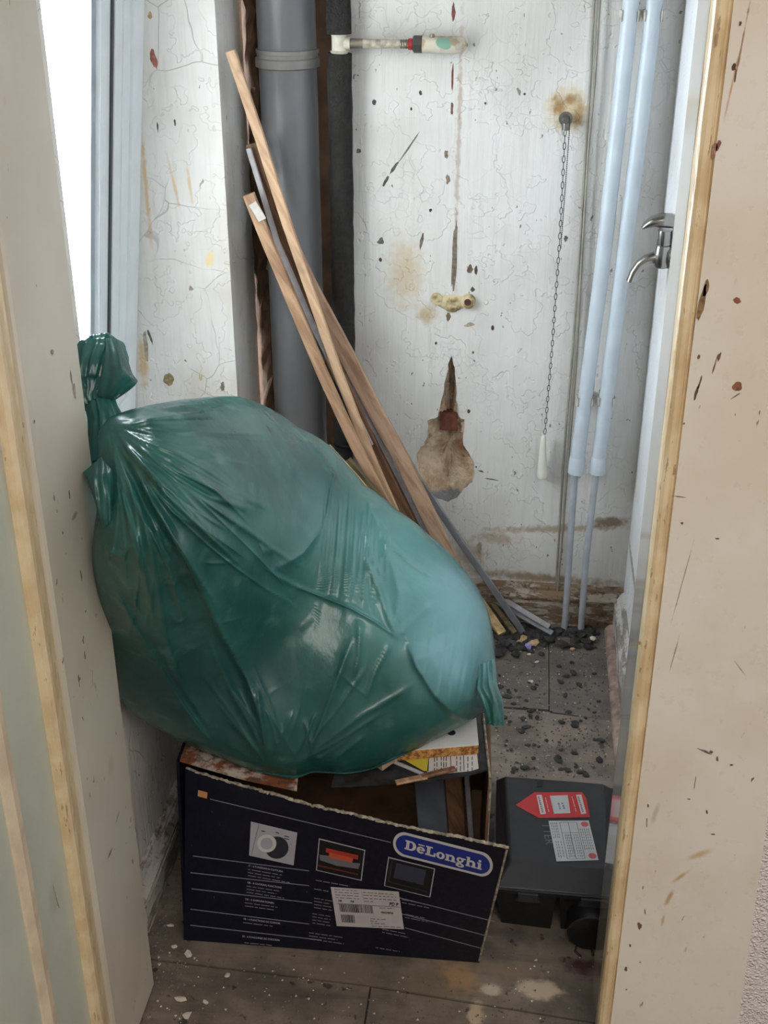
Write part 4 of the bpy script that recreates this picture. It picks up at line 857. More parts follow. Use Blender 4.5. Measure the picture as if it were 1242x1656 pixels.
m_silver = flat('silver print', (168, 166, 176)); m_black = flat('black print flat', (14, 14, 18)); m_dgrey = flat('dark grey print', (40, 42, 54)); m_red = flat('red print', (170, 52, 44)); m_mid = flat('steel print', (108, 106, 114)); m_or = flat('orange sticker', (196, 138, 92)); m_paper = flat('white label paper', (190, 184, 186), .6); m_ink = flat('label ink', (46, 44, 48), .6); m_inkl = flat('faint label ink', (120, 116, 118), .6)
# rules
mb = MB()
for a, b in [((340, 1292), (632, 1362)), ((312, 1384), (500, 1408)), ((308, 1411), (500, 1432)), ((310, 1437), (505, 1460)), ((308, 1470), (500, 1494)), ((600, 1440), (800, 1490)), ((605, 1466), (795, 1515)), ((655, 1500), (785, 1535)), ((308, 1496), (520, 1520))]: pline(mb, a, b, 1.5)
build('printed_rule', mb, m_line, fp, recalc=False)
ppoly('orange_sticker', [(321, 1277), (336, 1281), (335, 1291), (320, 1287)], m_or, 2)
# logo badge
lc = np.array([716.5, 1381.0]); ex = np.array([80.5, 20.6]); ey = np.array([2.5, -19.5])
def stad(f_, g_, n_=40):
    pts = []
    for k in range(n_):
        a = 2 * math.pi * k / n_; x, y = math.cos(a), math.sin(a); rc = ey * g_; L = 1 - .24
        cx = L * (1 if x > 0 else -1); pts.append(lc + ex * f_ * (cx + .24 * x) + rc * y)
    return pts
def fan(name, pts, layer, mat):
    mb = MB(); P = []
    c = np.mean(pts, axis=0)
    for q in [c] + list(pts): u, v = uv(*q); P.append(Sf(u, v) + Sn(u, v) * .0004 * layer)
    n_ = len(pts); mb.add(P, [(0, 1 + i, 1 + (i + 1) % n_) for i in range(n_)]); return build(name, mb, mat, fp, recalc=False)
fan('logo_outline', stad(1, 1), 1.6, m_white); fan('logo_ground', stad(.945, .80), 2.6, m_blue)
# slab lettering, unit = cap height
G = []
def rect(x0, y0, x1, y1): G.append([(x0, y0), (x1, y0), (x1, y1), (x0, y1)])
def ringp(cx, cy, rx, ry, ix, iy, a0=0, a1=360, n_=20):
    for k in range(n_):
        b0, b1 = R(a0 + (a1 - a0) * k / n_), R(a0 + (a1 - a0) * (k + 1) / n_)
        G.append([(cx + ix * math.cos(b0), cy + iy * math.sin(b0)), (cx + rx * math.cos(b0), cy + ry * math.sin(b0)), (cx + rx * math.cos(b1), cy + ry * math.sin(b1)), (cx + ix * math.cos(b1), cy + iy * math.sin(b1))])
x = 0.0
rect(x, 0, x + .75, .16); rect(x, .84, x + .75, 1); rect(x + .14, 0, x + .5, 1); ringp(x + .7, .5, .6, .5, .22, .32, -90, 90); x += 1.38          # D
ringp(x + .48, .35, .48, .37, .16, .20, 40, 325); rect(x + .1, .30, x + .92, .42); ringp(x + .48, .35, .48, .37, .16, .20, 0, 60); rect(x + .12, .82, x + .84, .95); x += 1.02   # e with macron
rect(x, 0, x + 1.2, .18); rect(x, .84, x + .78, 1); rect(x + .16, 0, x + .54, 1); rect(x + .98, 0, x + 1.2, .42); x += 1.26                       # L
ringp(x + .5, .35, .5, .37, .17, .22); x += 1.06                                                                                                  # o
rect(x, 0, x + .56, .14); rect(x + .1, 0, x + .42, .68); rect(x, .56, x + .3, .7); ringp(x + .66, .38, .44, .34, .1, .16, 0, 140, 14); rect(x + .76, 0, x + 1.1, .40); rect(x + .64, 0, x + 1.24, .14); x += 1.30      # n
ringp(x + .42, .44, .42, .28, .14, .13); rect(x + .66, .56, x + 1.04, .70); ringp(x + .46, -.12, .50, .22, .18, .08); rect(x + .05, .05, x + .6, .16); x += 1.10   # g
rect(x, 0, x + .56, .14); rect(x + .1, 0, x + .42, 1); rect(x, .88, x + .3, 1); ringp(x + .66, .38, .44, .34, .1, .16, 0, 140, 14); rect(x + .76, 0, x + 1.1, .40); rect(x + .64, 0, x + 1.24, .14); x += 1.28      # h
rect(x, 0, x + .62, .14); rect(x + .14, 0, x + .48, .68); rect(x, .56, x + .3, .7); ringp(x + .30, .88, .18, .13, 0.001, 0.001); x += .64      # i
tot = x; o0 = np.array([654.5, 1371.5]); exl = np.array([125.0, 34.0]) / tot; eyl = np.array([2.0, -14.8])
mb = MB()
for g_ in G:
    P = []
    for a, b in g_: u, v = uv(*(o0 + exl * a + eyl * b)); P.append(Sf(u, v) + Sn(u, v) * .0004 * 3.8)
    mb.add(P, [(0, 1, 2, 3)])
build('logo_lettering', mb, m_white, fp, recalc=False)
# pictures
p1 = [(406, 1328), (481, 1346), (475, 1399), (403, 1383)]
ppoly('product_picture', p1, m_silver, 1.5, sub=4)
ell = lambda cx, cy, rx, ry, n_=28: [(cx + rx * math.cos(2 * math.pi * k / n_), cy + ry * math.sin(2 * math.pi * k / n_)) for k in range(n_)]
fan('picture_knob_shadow', ell(448, 1370, 19, 18), 2.4, m_dgrey); fan('picture_knob', ell(432, 1363, 15.5, 14.5), 3.3, m_white); fan('picture_knob', ell(432, 1363, 10, 9.5), 4.0, m_silver)
mb = MB(); pline(mb, (419, 1333), (407, 1381), 2.0, 2.5, 6)
for a, b in (((423, 1343), (429, 1344)), ((446, 1345), (452, 1347)), ((460, 1351), (468, 1353)), ((460, 1355), (468, 1357)), ((470, 1362), (471, 1366))): pline(mb, a, b, 1.4, 2.5, 2)
build('picture_mark', mb, m_dgrey, fp, recalc=False)
for q in ([(516, 1355), (591, 1374), (585, 1424), (511, 1407)], [(628, 1385), (704, 1404), (696, 1451), (621, 1432)]):
    a = np.array(q, float); c = a.mean(0); ppoly('picture_border', q, m_silver, 1.4, sub=4); ppoly('product_picture', [tuple(c + (k - c) * np.array([.955, .94])) for k in a], m_black, 2.4, sub=4)
ppoly('picture_detail', [(528, 1370), (580, 1382), (579, 1389), (527, 1377)], m_red, 3.3); ppoly('picture_detail', [(533, 1377), (572, 1386), (570, 1394), (532, 1385)], flat('pizza print', (186, 84, 56)), 4.0)
ppoly('picture_detail', [(517, 1381), (533, 1383), (570, 1394), (583, 1395), (580, 1404), (545, 1399), (518, 1390)], m_mid, 3.2); ppoly('picture_detail', [(515, 1397), (580, 1412), (579, 1414), (515, 1400)], flat('dim red print', (96, 40, 40)), 3.2)
ppoly('picture_detail', [(642, 1394), (690, 1406), (684, 1430), (636, 1418)], flat('oven glass print', (52, 56, 74)), 3.3); ppoly('picture_detail', [(628, 1423), (692, 1440), (691, 1442), (627, 1425)], m_dgrey, 3.3); ppoly('picture_detail', [(633, 1391), (636, 1392), (630, 1425), (627, 1424)], m_dgrey, 3.3)
# real words that can be read, set in small type; the rest is illegible fine print
def words(txt, x0, y0, size_px, mat, slope, layer=1.2, upv=(.06, -1.0), par=None, mapf=None, name='printed_text', bold=0.0):
    cu = bpy.data.curves.new('t', 'FONT'); cu.body = txt; cu.size = 1; cu.offset = bold; cu.resolution_u = 2; ob = bpy.data.objects.new('t', cu); COL.objects.link(ob)
    dg = bpy.context.evaluated_depsgraph_get(); me = bpy.data.meshes.new_from_object(ob.evaluated_get(dg)); mb = MB(); P = []
    for v in me.vertices:
        q = np.array([x0, y0]) + size_px * (np.array([1, slope]) * v.co.x + np.array(upv) * v.co.y)
        if mapf: P.append(mapf(q))
        else: a, b = uv(*q); P.append(Sf(a, b) + Sn(a, b) * .0004 * layer)
    mb.add(P, [tuple(p.vertices) for p in me.polygons]); bpy.data.objects.remove(ob); bpy.data.curves.remove(cu); bpy.data.meshes.remove(me)
    return build(name, mb, mat, par or fp, recalc=False)
def fine(x0, y0, wd, rows, step, slope):
    mb = MB()
    for r_ in range(rows):
        xx = x0; yy = y0 + r_ * step; end = x0 + wd * rng.uniform(.75, 1)
        while xx < end:
            l_ = rng.uniform(4, 15); pline(mb, (xx, yy + (xx - x0) * slope), (min(xx + l_, end), yy + (min(xx + l_, end) - x0) * slope), 1.3, 1.2, 2); xx += l_ + 2.2
    build('fine_print', mb, m_txt, fp, recalc=False)
for (x, y, s_, tx, rows, wd) in [(402, 1401, .17, 'IT - 6 FUNZIONI DI COTTURA', 3, 68), (400, 1428, .155, 'GB - 6 COOKING FUNCTIONS', 3, 62), (397, 1455, .14, 'DE - 6 GARFUNKTIONEN', 2, 62), (394, 1487, .125, 'FR - 6 FONCTIONS DE CUISSON', 1, 60), (392, 1515, .11, 'ES - 6 FUNCIONES DE COCCION', 0, 50)]:
    words(tx, x, y, 4.1, m_white, s_); fine(x - 1, y + 4.5, wd, rows, 5, s_)
for (x, y, s_, rows, wd) in [(511, 1423, .18, 1, 60), (508, 1437, .18, 1, 30), (508, 1452, .17, 4, 30), (505, 1477, .16, 4, 36), (500, 1508, .14, 3, 58), (650, 1454, .2, 2, 50), (655, 1478, .2, 2, 40), (618, 1502, .2, 2, 45), (608, 1532, .17, 1, 46), (395, 1524, .1, 1, 50)]: fine(x, y, wd, rows, 5, s_)
# shipping label
lab = [(535, 1433.5), (645, 1441), (653.5, 1502), (544.7, 1496.7)]
ppoly('shipping_label', lab, m_paper, 2.2, sub=5)
A = np.array(lab)
def lq(s_, t_): return A[0] * (1 - s_) * (1 - t_) + A[1] * s_ * (1 - t_) + A[2] * s_ * t_ + A[3] * (1 - s_) * t_
def bars(name, s0, s1, t0, t1, mat, n_=0, gaps=None):
    mb = MB(); s_ = s0
    while s_ < s1:
        w_ = rng.choice([.004, .004, .008, .012]); P = []
        for q in (lq(s_, t0), lq(s_ + w_, t0), lq(s_ + w_, t1), lq(s_, t1)): u, v = uv(*q); P.append(Sf(u, v) + Sn(u, v) * .0004 * 3.2)
        mb.add(P, [(0, 1, 2, 3)]); s_ += w_ + rng.choice([.004, .005, .009])
    build(name, mb, mat, fp, recalc=False)
bars('barcode', .085, .575, .42, .62, m_ink); bars('barcode', .09, .28, .69, .89, m_ink)
mb = MB()
def lrow(s0, s1, t0, wpx=1.1):
    s_ = s0
    while s_ < s1:
        l_ = rng.uniform(.03, .09); pline(mb, lq(s_, t0), lq(min(s_ + l_, s1), t0), wpx, 3.2, 1); s_ += l_ + .02
for t0 in (.05, .12, .19, .26): lrow(.05, .40, t0)
for t0 in (.08, .15, .23): lrow(.47, .95, t0)
lrow(.47, .6, .31); lrow(.68, .9, .46); lrow(.52, .75, .76); lrow(.52, .62, .82); lrow(.52, .74, .88); lrow(.52, .96, .95)
pline(mb, lq(.45, .03), lq(.47, .41), 1, 3.2, 3); pline(mb, lq(.06, .41), lq(.98, .41), .9, 3.2, 6)
build('label_lines', mb, m_inkl, fp, recalc=False)
q = lq(.83, .38); words('PD P', q[0], q[1], 7.2, m_ink, .07, 3.3, (.1, -1), bold=.03, name='label_text'); q = lq(.69, .60); words('7502378704', q[0], q[1], 4.0, m_ink, .07, 3.3, (.1, -1), bold=.03, name='label_text')
for s0 in (.075, .255): q = lq(s0, .36); words('708', q[0], q[1], 4.2, m_ink, .07, 3.3, (.1, -1), bold=.03, name='label_text')
# other walls of the box
BH = .335; bxR, bxL, bxB = -.006, -.470, 1.74
def slab(pts, th_, nrm): return MB().poly(pts, th_, nrm)
m_blackcard = plain('scuffed black card', (46, 45, 46), .5, var=.3, vscale=60, bump=.3)
rsp = build('side_panel', MB().poly([(bxR - .006, 1.352, .002), (bxR - .016, bxB, .002), (bxR - .022, bxB, BH), (bxR - .003, 1.368, BH)], .004, (-1, 0, 0)), m_kraft, bxo)
build('torn_edge', MB().tube([(bxR - .005, 1.366, .16), (bxR - .004, 1.367, BH - .01), (bxR - .005, 1.369, BH), (bxR - .014, 1.45, BH + .0005), (bxR - .024, 1.54, BH), (bxR - .024, bxB, BH)], .0019, 6), m_edge, rsp)
build('side_panel', MB().poly([(bxL, 1.345, .002), (bxL - .01, bxB, .002), (bxL - .005, bxB, BH), (bxL + .012, 1.352, BH)], .004, (1, 0, 0)), m_card, bxo)
build('back_panel', MB().poly([(bxL, bxB, .002), (bxR - .02, bxB, .002), (bxR - .024, bxB, BH), (bxL, bxB, BH)], .004, (0, 1, 0)), m_kraft, bxo)
build('bottom_panel', MB().box((bxL + .005, 1.352, .0015), (bxR - .02, bxB - .004, .005)), m_kraft, bxo)
# top flaps: black one on the right, dirty stained one on the left
FZ = BH - .004
fr_ = [fl(536, 1274, FZ), fl(620, 1270, FZ), fl(700, 1264, FZ), fl(762, 1254, FZ), fl(794, 1245, FZ)]
pts = [p for p in fr_] + [np.array([bxR - .026, bxB - .01, FZ]), np.array([fr_[0][0], bxB - .01, FZ])]
tf = build('top_flap', MB().poly(pts, .003, (0, 0, 1)), m_blackcard, bxo, label='scuffed black top flap')
t = NT('stained card flap'); n = t.noise(26, 5, .65); n2 = t.noise(90, 4); col = t.mix(t.rng(n, .4, .56), lin((186, 172, 160)), lin((124, 74, 46))); col = t.mix(t.math('MULTIPLY', t.rng(n2, .5, .62), .7), col, lin((78, 64, 56)))
m_stain = t.fin(col, .9, 0, .2, t.bump(n2, .6, .004))
lf = [np.array([bxL + .014, 1.358, FZ - .001]), fl(395, 1262, FZ), fl(480, 1280, FZ - .004), fl(484, 1240, FZ - .004), np.array([-.27, bxB - .01, FZ]), np.array([bxL + .006, bxB - .01, FZ])]
build('top_flap', MB().poly(lf, .003, (0, 0, 1)), m_stain, bxo, label='dirty rust-stained top flap')
# papers stuck on the black flap
zf = FZ + .0036
pap = [fl(693, 1226, zf), fl(771, 1215, zf), fl(774, 1243, zf), fl(762, 1247, zf), fl(690, 1254, zf)]
build('paper_label', MB().poly(pap, .0003, (0, 0, 1)), flat('grey white paper', (200, 194, 190), .7), tf)
mb = MB()
for x in (728, 749): a, b = fl(x, 1221, zf), fl(x + 1, 1247, zf); mb.add([(a[0], a[1], zf + .0006), (a[0] + .0009, a[1], zf + .0006), (b[0] + .0009, b[1], zf + .0006), (b[0], b[1], zf + .0006)], [(0, 1, 2, 3)])
for x in (702, 706, 713, 717, 721, 738, 744, 756, 763):
    y_ = 1224
    while y_ < 1246:
        l_ = rng.uniform(4, 9); a, b = fl(x, y_, zf), fl(x, y_ + l_, zf); mb.add([(a[0], a[1], zf + .0006), (a[0] + .0011, a[1], zf + .0006), (b[0] + .0011, b[1], zf + .0006), (b[0], b[1], zf + .0006)], [(0, 1, 2, 3)]); y_ += l_ + 2.5
build('paper_print', mb, m_ink, tf)
build('yellow_label', MB().poly([fl(652, 1228, zf), fl(694, 1222, zf), fl(693, 1247, zf), fl(685, 1247, zf)], .0003, (0, 0, 1)), flat('yellow label', (196, 180, 60), .6), tf)
# things resting on the flap
ch = [fl(628, 1216, zf + .018), fl(774, 1204, zf + .018), fl(770, 1160, zf + .018), fl(640, 1165, zf + .018)]
cb = thing('chipboard_offcut', tuple(np.mean(ch, axis=0) - np.array([0, 0, .017])), 'white laminated chipboard offcut with raw edge under the sack', 'board')
def chp(z0_, h_, gx=0): return MB().poly([(p[0] , p[1] + gx, z0_) for p in ch], h_, (0, 0, 1))
t = NT('raw chipboard'); n = t.noise(160, 4, .7); n2 = t.noise(420, 2); m_osb = t.fin(t.mix(t.rng(n, .35, .65), lin((202, 150, 88)), lin((120, 78, 42))), .9, 0, .2, t.bump(n, .8, .003))
build('chipboard_core', chp(zf + .0012, .0152), m_osb, cb); lam = build('white_laminate', chp(zf + .0165, .0016), plain('white laminate', (216, 212, 208), .45, var=.03), cb)
hp = fl(730, 1185, zf + .0184); build('cam_hole', MB().tube([hp, hp + np.array([0, 0, .0006])], .0062, 20), plain('dark cam fitting', (70, 70, 74), .4, metal=.6), lam); build('cam_slot', MB().box((hp[0] - .004, hp[1] - .0009, hp[2] + .0003), (hp[0] + .004, hp[1] + .0009, hp[2] + .0010)), m_black, lam)
def stick(label, a, b, w_, th_, mat, z0_, z1_, name='wood_splinter', cat='splinter'):
    P, Q = fl(*a, z0_), fl(*b, z1_); return one(name, MB().bar([P, P * .5 + Q * .5 + np.array([0, 0, .0005]), Q], w_, th_, nrm=(0, 0, 1)), mat, Q, label, cat, 'scraps on the box flap')
Wr = woodmat('reddish splinter', (136, 98, 78), (84, 56, 44), rot=0, sc=(60, 60, 60))
stick('short reddish splinter lying across the paper label on the box', (682, 1256), (736, 1243), .009, .005, Wr, zf + .004, zf + .005)
stick('long grey-brown splinter along the front of the black flap', (640, 1266), (690, 1256), .010, .004, W3, zf + .003, zf + .003)
stick('pale grey strip beside the yellow label on the box', (634, 1231), (684, 1252), .006, .004, m_gstrip, zf + .003, zf + .003, 'plastic_scrap', 'strip')
stick('brown timber end poking out from under the sack', (612, 1238), (636, 1222), .016, .012, W4, zf + .008, zf + .010, 'timber_end', 'timber')
# contents seen through the gap
def inside(name, label, px, wd, th_, mat, z0_=.012, z1_=.30, Y0=1.45, dy=.05):
    a = yp(px, 1310, Y0); c = one(name, MB().bar([(a[0] + .02, Y0 - .01, z0_), (a[0] - .012, Y0 + dy, z1_)], wd, th_), mat, (a[0], Y0, z0_), label, 'panel', 'panels inside the box'); return c
inside('grey_panel', 'dark grey panel standing inside the open box', 696, .045, .012, plain('slate panel', (88, 92, 100), .5), Y0=1.43)
inside('brown_board', 'brown board standing inside the box right of the grey panel', 734, .026, .014, W2, Y0=1.455)
inside('thin_board', 'thin pale-edged board inside the box next to its side', 756, .008, .016, m_gstrip, Y0=1.47)

# ================================================================ BLACK PLASTIC CASE
m_case = plain('black plastic', (44, 45, 49), .5, var=.08, vscale=30, bump=.12)
m_case2 = plain('black plastic base', (24, 24, 26), .45, var=.1)
cy0, cy1, cx0, cx1 = 1.418, 1.672, -.000, .196
cs_ = thing('black_case', ((cx0 + cx1) / 2, cy0 + .1, 0), 'black plastic case with red arrow sticker on the floor beside the box', 'case')
z_r, z_t = .083, .103
bot = [(cx0 + .004, cy0, z_r), (cx1, cy0, z_r), (cx1, cy1, z_r), (cx0 - .004, cy1, z_r)]
top = [(cx0 + .026, cy0 + .038, z_t), (cx1 - .018, cy0 + .038, z_t), (cx1 - .020, cy1 - .012, z_t), (cx0 + .012, cy1 - .012, z_t)]
bmx = MB().frustum(bot, top); lid = build('lid', bmx, m_case, cs_)
bv = lid.modifiers.new('bevel', 'BEVEL'); bv.width = .003; bv.segments = 2; bv.limit_method = 'ANGLE'
build('rim', MB().box((cx0 - .002, cy0 - .003, z_r - .007), (cx1 + .003, cy1 + .002, z_r)), m_case2, cs_)
bd = build('body', MB().frustum([(cx0 + .018, cy0 + .012, 0), (.094, cy0 + .008, 0), (.094, cy1 - .004, 0), (cx0 + .012, cy1 - .004, 0)], [(cx0 + .004, cy0 + .004, z_r - .007), (.099, cy0 + .004, z_r - .007), (.099, cy1 - .002, z_r - .007), (cx0 + .004, cy1 - .002, z_r - .007)]), m_case2, cs_)
build('body', MB().frustum([(.110, cy0 + .010, 0), (cx1 - .006, cy0 + .012, 0), (cx1 - .006, cy1 - .004, 0), (.110, cy1 - .004, 0)], [(.103, cy0 + .004, z_r - .007), (cx1, cy0 + .004, z_r - .007), (cx1, cy1 - .002, z_r - .007), (.103, cy1 - .002, z_r - .007)]), m_case2, cs_)
for px in (854, 957):
    a = yp(px, 1447, cy0 - .004); build('hinge_clip', MB().box((a[0] - .015, cy0 - .0075, z_r - .016), (a[0] + .015, cy0 + .001, z_r - .002)).box((a[0] - .018, cy0 - .0045, z_r - .020), (a[0] + .018, cy0 + .006, z_r - .014)), m_case, cs_)
build('round_port', MB().tube([(.150, cy0 + .05, .036), (.150, cy0 - .028, .034), (.150, cy0 - .030, .034), (.150, cy0 - .029, .034)], [.033, .033, .031, .026], 28, nrm=(0, 0, 1)), m_case2, cs_, smooth=True, autosm=40)
build('cable_stub', MB().tube([(.135, cy0 - .02, .004), (.131, cy0 - .035, .002), (.14, cy0 - .045, .002)], .0018, 8).tube([(.155, cy0 - .02, .004), (.158, cy0 - .04, .002)], .0018, 8), m_case2, cs_, smooth=True)
zl = z_t + .0006
def lpoly(name, pts, mat, k=0, par=None): return build(name, MB().poly([fl(x, y, zl + k * .0003) for x, y in pts], .0002, (0, 0, 1)), mat, par or lid)
m_rs = flat('red sticker', (206, 44, 46), .35); m_pk = flat('pinkish white print', (224, 208, 210), .5); m_wl = flat('white case label', (208, 210, 212), .5); m_ik = flat('grey label ink', (120, 122, 128), .6)
lpoly('red_sticker', [(834, 1302), (864, 1281.5), (941, 1281), (948, 1290), (954, 1322), (871, 1323)], m_rs)
lpoly('sticker_box', [(867.5, 1286), (876, 1285.5), (883, 1316), (874, 1317)], m_pk, 1); lpoly('sticker_box', [(889, 1287), (918, 1286), (922.5, 1315), (896, 1316)], m_wl, 1); lpoly('sticker_box', [(931.5, 1285.5), (940, 1285), (948, 1315.5), (940, 1316.5)], m_pk, 1)
def lid_lines(name, segs, mat, wd, k):
    mb = MB()
    for (a, b) in segs:
        P, Q = fl(*a, zl + k * .0003), fl(*b, zl + k * .0003); d = Q - P; n_ = np.array([-d[1], d[0], 0]); n_ *= wd / 2 / np.linalg.norm(n_); mb.add([P - n_, Q - n_, Q + n_, P + n_], [(0, 1, 2, 3)])
    return build(name, mb, mat, lid)
def dashes(a, b, n_, jit=.6):
    a, b = np.array(a, float), np.array(b, float); out = []
    for k in range(n_): s_, e_ = k / n_, (k + rng.uniform(.55, .85)) / n_; out.append((tuple(a + (b - a) * s_), tuple(a + (b - a) * e_)))
    return out
lid_lines('sticker_print', dashes((871, 1288), (878, 1315), 9) + dashes((935, 1288), (943, 1314), 9) + dashes((903, 1298), (906, 1309), 4) + dashes((909, 1298), (913, 1309), 3), m_ik, .0028, 2)
lid_lines('sticker_print', dashes((882, 1290), (888, 1314), 8) + dashes((925, 1288), (932, 1313), 8), flat('pale pink ink', (226, 160, 160)), .0022, 1)['kind'] = 'stuff'
lpoly('white_label', [(887, 1327.5), (952, 1327), (968, 1391), (900, 1393)], m_wl)
LQ = np.array([(887, 1327.5), (952, 1327), (968, 1391), (900, 1393)], float)
def lw(s_, t_): return tuple(LQ[0] * (1 - s_) * (1 - t_) + LQ[1] * s_ * (1 - t_) + LQ[2] * s_ * t_ + LQ[3] * (1 - s_) * t_)
seg = []
for s0 in (.05, .10, .15, .19): seg += dashes(lw(s0, .04), lw(s0, .45), 6)
for s0 in (.08, .13, .2): seg += dashes(lw(s0, .5), lw(s0, .92), 6)
for s0 in (.34, .38, .42, .46, .55, .6, .64): seg += dashes(lw(s0, .34), lw(s0, .92), 9)
for s0 in (.74, .79, .84, .89, .94): seg += dashes(lw(s0, .2), lw(s0, .74), 8)
lid_lines('label_print', seg, m_ik, .0012, 1)
lid_lines('label_print', [(lw(.27, .04), lw(.27, .95)), (lw(.48, .04), lw(.48, .95)), (lw(.69, .04), lw(.69, .95)), (lw(.27, .04), lw(.69, .04)), (lw(.27, .30), lw(.69, .30)), (lw(.27, .95), lw(.69, .95))], m_ink, .0007, 1.4)
for s0, t0 in ((.88, .09), (.88, .89)):
    c = fl(*lw(s0, t0), zl + .0003); build('round_stamp', MB().tube([c, c + np.array([0, 0, .0002])], .0062, 20), flat('red stamp', (206, 96, 100)), lid)
Zt = lambda q: fl(q[0], q[1], zl)
words('TTER', 876, 1331, 15, flat('raised grey lettering', (112, 112, 116), .5), 9.0 / 3.0 * 0, mapf=lambda q: fl(876 + (q[1] - 1331) * -.0 + (q[0] - 876) * .20 + (1331 - q[1]) * 1.25, 1331 + (q[0] - 876) * 1.0, zl), upv=(0, -1), par=lid, name='raised_lettering')
lpoly('back_latch', [(869, 1264), (879, 1263), (878, 1272), (868, 1273)], m_black, 0)

# ================================================================ RUBBLE
m_coal = plain('dark rubble', (52, 49, 48), .9, var=.25, vscale=80, bump=.6)
m_grit = plain('grey rubble', (112, 104, 98), .9, var=.2, vscale=80, bump=.6)
m_chip = plain('pale plaster chip', (200, 190, 176), .9, var=.1, vscale=80, bump=.5)
m_tan = plain('tan plaster chip', (186, 158, 118), .9, var=.15, vscale=80, bump=.5)
def chunk(seed, fl_=.6):
    g_ = np.random.default_rng(seed); bm = bmesh.new(); bmesh.ops.create_icosphere(bm, subdivisions=1, radius=1)
    for v in bm.verts: k = g_.uniform(.65, 1.15); v.co = Vector((v.co.x * k, v.co.y * k * g_.uniform(.8, 1), v.co.z * k * fl_))
    zmin = min(v.co.z for v in bm.verts)
    for v in bm.verts: v.co.z -= zmin
    vv = [tuple(v.co) for v in bm.verts]; ff_ = [tuple(v.index for v in f.verts) for f in bm.faces]; bm.free(); return vv, ff_
protos = {}
def rub(kind_, mat, label, cat, grp, pos, size, seed, flat_=.55):
    key = (kind_, seed % 5)
    if key not in protos:
        vv, ff_ = chunk(seed % 5 + hash(kind_) % 7 * 0 + len(kind_) * 10, flat_); o = build(kind_, MB().add(vv, ff_), mat); protos[key] = o.data
    else:
        o = bpy.data.objects.new(kind_, protos[key]); COL.objects.link(o)
    o.location = (pos[0], pos[1], pos[2]); o.scale = (size * rng.uniform(.8, 1.4), size * rng.uniform(.7, 1.1), size * rng.uniform(.6, 1.0)); o.rotation_euler = (0, 0, rng.uniform(0, 6.28)); tag(o, label, cat, grp)
k = 0
occ = lambda x, y: (x < .205 and x > -.5)
for i in range(120):        # heap at the back
    px, py = (rng.uniform(765, 895), rng.uniform(1005, 1068)) if i % 3 else (rng.uniform(860, 965), rng.uniform(1005, 1050))
    if py < 1022 and px > 850: py = rng.uniform(1010, 1040)
    if px > 880 and py > 1050: continue
    p = fl(px, py)
    if not (-.12 < p[0] < .20 and p[1] < 2.305): continue
    rub('rubble_lump', m_coal, 'dark lump in the rubble heap below the pipes', 'rubble', 'dark lumps in the heap', (p[0], p[1], .0008), rng.uniform(.006, .016), i)
for i in range(70):        # loose dark bits over the bare floor
    px, py = rng.uniform(805, 975), rng.uniform(1070, 1255); p = fl(px, py)
    if p[0] > .205: continue
    rub('soot_flake', m_coal, 'small dark flake scattered on the grey floor sheets', 'rubble', 'dark flakes on the floor', (p[0], p[1], .0008), rng.uniform(.0035, .0095), i + 3, .35)
for i, (px, py, s_, tan) in enumerate([(958, 1038, .013, 0), (862, 1043, .016, 1), (838, 1053, .009, 0), (880, 1030, .007, 0), (905, 1040, .008, 0), (856, 1060, .006, 0), (868, 1072, .005, 0), (858, 1104, .005, 0), (925, 1052, .006, 1), (845, 1038, .013, 1)]):
    p = fl(px, py); rub('plaster_chip', m_tan if tan else m_chip, 'tan plaster chip in the rubble below the pipes' if tan else 'pale plaster chip in the rubble below the pipes', 'chip', 'tan plaster chips' if tan else 'pale plaster chips', (p[0], p[1], .001 if i else .004), s_, i + (50 if tan else 0), .5)
    protos = {k_: v for k_, v in protos.items() if k_[0] != 'plaster_chip'}
p = fl(853, 1052); one('foil_scrap', MB().add([(p[0] - .008, p[1], .006), (p[0] + .006, p[1] - .004, .004), (p[0] + .009, p[1] + .005, .016), (p[0] - .005, p[1] + .007, .013), (p[0], p[1] - .002, .014)], [(0, 1, 4), (1, 2, 4), (2, 3, 4), (3, 0, 4)]), plain('violet foil', (150, 144, 200), .3), (p[0], p[1], .004), 'crumpled violet-white wrapper scrap in the rubble', 'scrap')
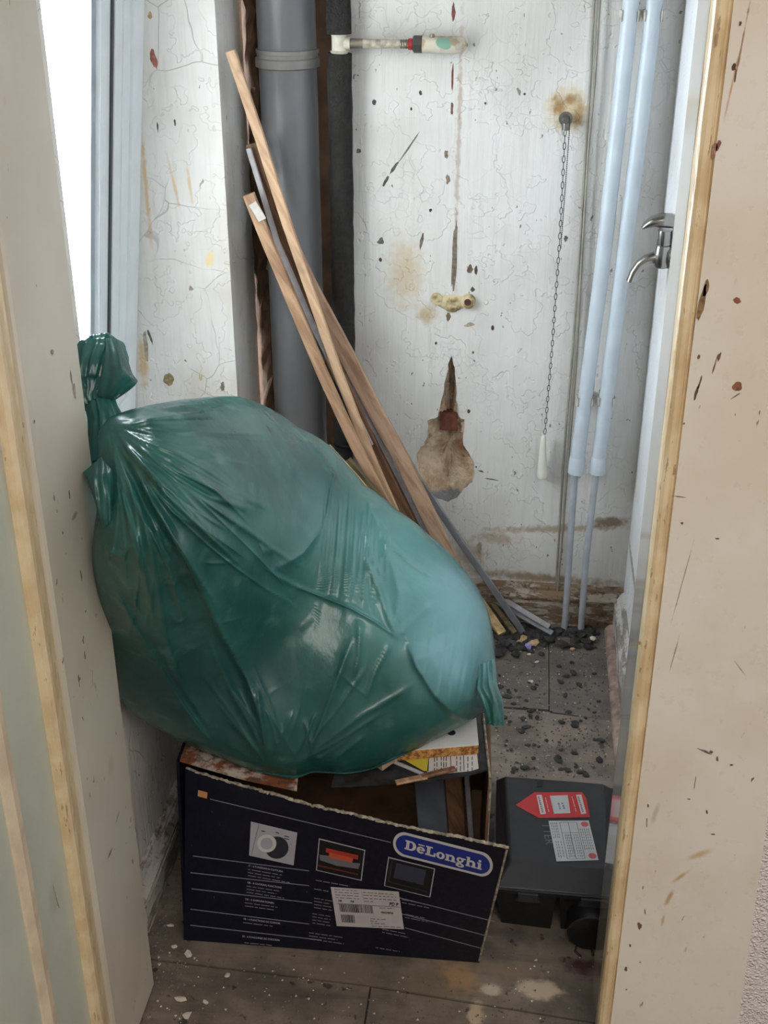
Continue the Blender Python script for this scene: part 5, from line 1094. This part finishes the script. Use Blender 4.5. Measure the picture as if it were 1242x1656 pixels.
for i, (px, py, s_) in enumerate([(305, 1545, .008), (292, 1617, .011), (303, 1643, .009), (276, 1497, .005), (282, 1532, .005), (333, 1622, .005), (368, 1578, .006), (258, 1560, .004)]):
    p = fl(px, py); rub('paint_flake', m_chip, 'white paint flake on the floor in front of the box', 'chip', 'white paint flakes', (p[0], p[1], .0005), s_, i, .22)
# tiny crumbs nobody could count
mb = MB()
for i in range(1500):
    r_ = rng.random()
    if r_ < .55: px, py = rng.uniform(800, 985), rng.uniform(1015, 1260)
    elif r_ < .8: px, py = rng.uniform(235, 960), rng.uniform(1530, 1656)
    else: px, py = rng.uniform(238, 300), rng.uniform(1400, 1600)
    p = fl(px, py)
    if p[0] > .215 or p[0] < -.53 or (cx0 - .01 < p[0] < cx1 and cy0 - .04 < p[1] < cy1) or (-.49 < p[0] < .03 and 1.31 < p[1] < 1.76) or p[1] > 2.3 or (p[0] > .145 and p[1] < 1.345): continue
    s_ = rng.uniform(.0008, .0028); a = rng.uniform(0, 6.28)
    mb.add([(p[0] + s_ * math.cos(a + q), p[1] + s_ * math.sin(a + q), .0008) for q in (0, 2.1, 4.2)] + [(p[0], p[1], .0008 + s_)], [(0, 1, 3), (1, 2, 3), (2, 0, 3), (2, 1, 0)])
o = build('floor_grit', mb, m_grit, kind='stuff'); tag(o, 'fine grey grit strewn over the floor sheets', 'grit')
mb = MB()
for i in range(420):
    px, py = (rng.uniform(800, 985), rng.uniform(1015, 1260)) if rng.random() < .82 else (rng.uniform(240, 960), rng.uniform(1540, 1656)); p = fl(px, py)
    if p[0] > .215 or p[0] < -.53 or (cx0 - .01 < p[0] < cx1 and cy0 - .04 < p[1] < cy1) or (-.49 < p[0] < .03 and 1.31 < p[1] < 1.76) or p[1] > 2.3 or (p[0] > .145 and p[1] < 1.345): continue
    s_ = rng.uniform(.0008, .0026); a = rng.uniform(0, 6.28)
    mb.add([(p[0] + s_ * math.cos(a + q), p[1] + s_ * math.sin(a + q), .001) for q in (0, 2.1, 4.2)] + [(p[0], p[1], .001 + s_)], [(0, 1, 3), (1, 2, 3), (2, 0, 3), (2, 1, 0)])
o = build('plaster_crumbs', mb, m_chip, kind='stuff'); tag(o, 'tiny white plaster crumbs strewn over the floor', 'crumbs')
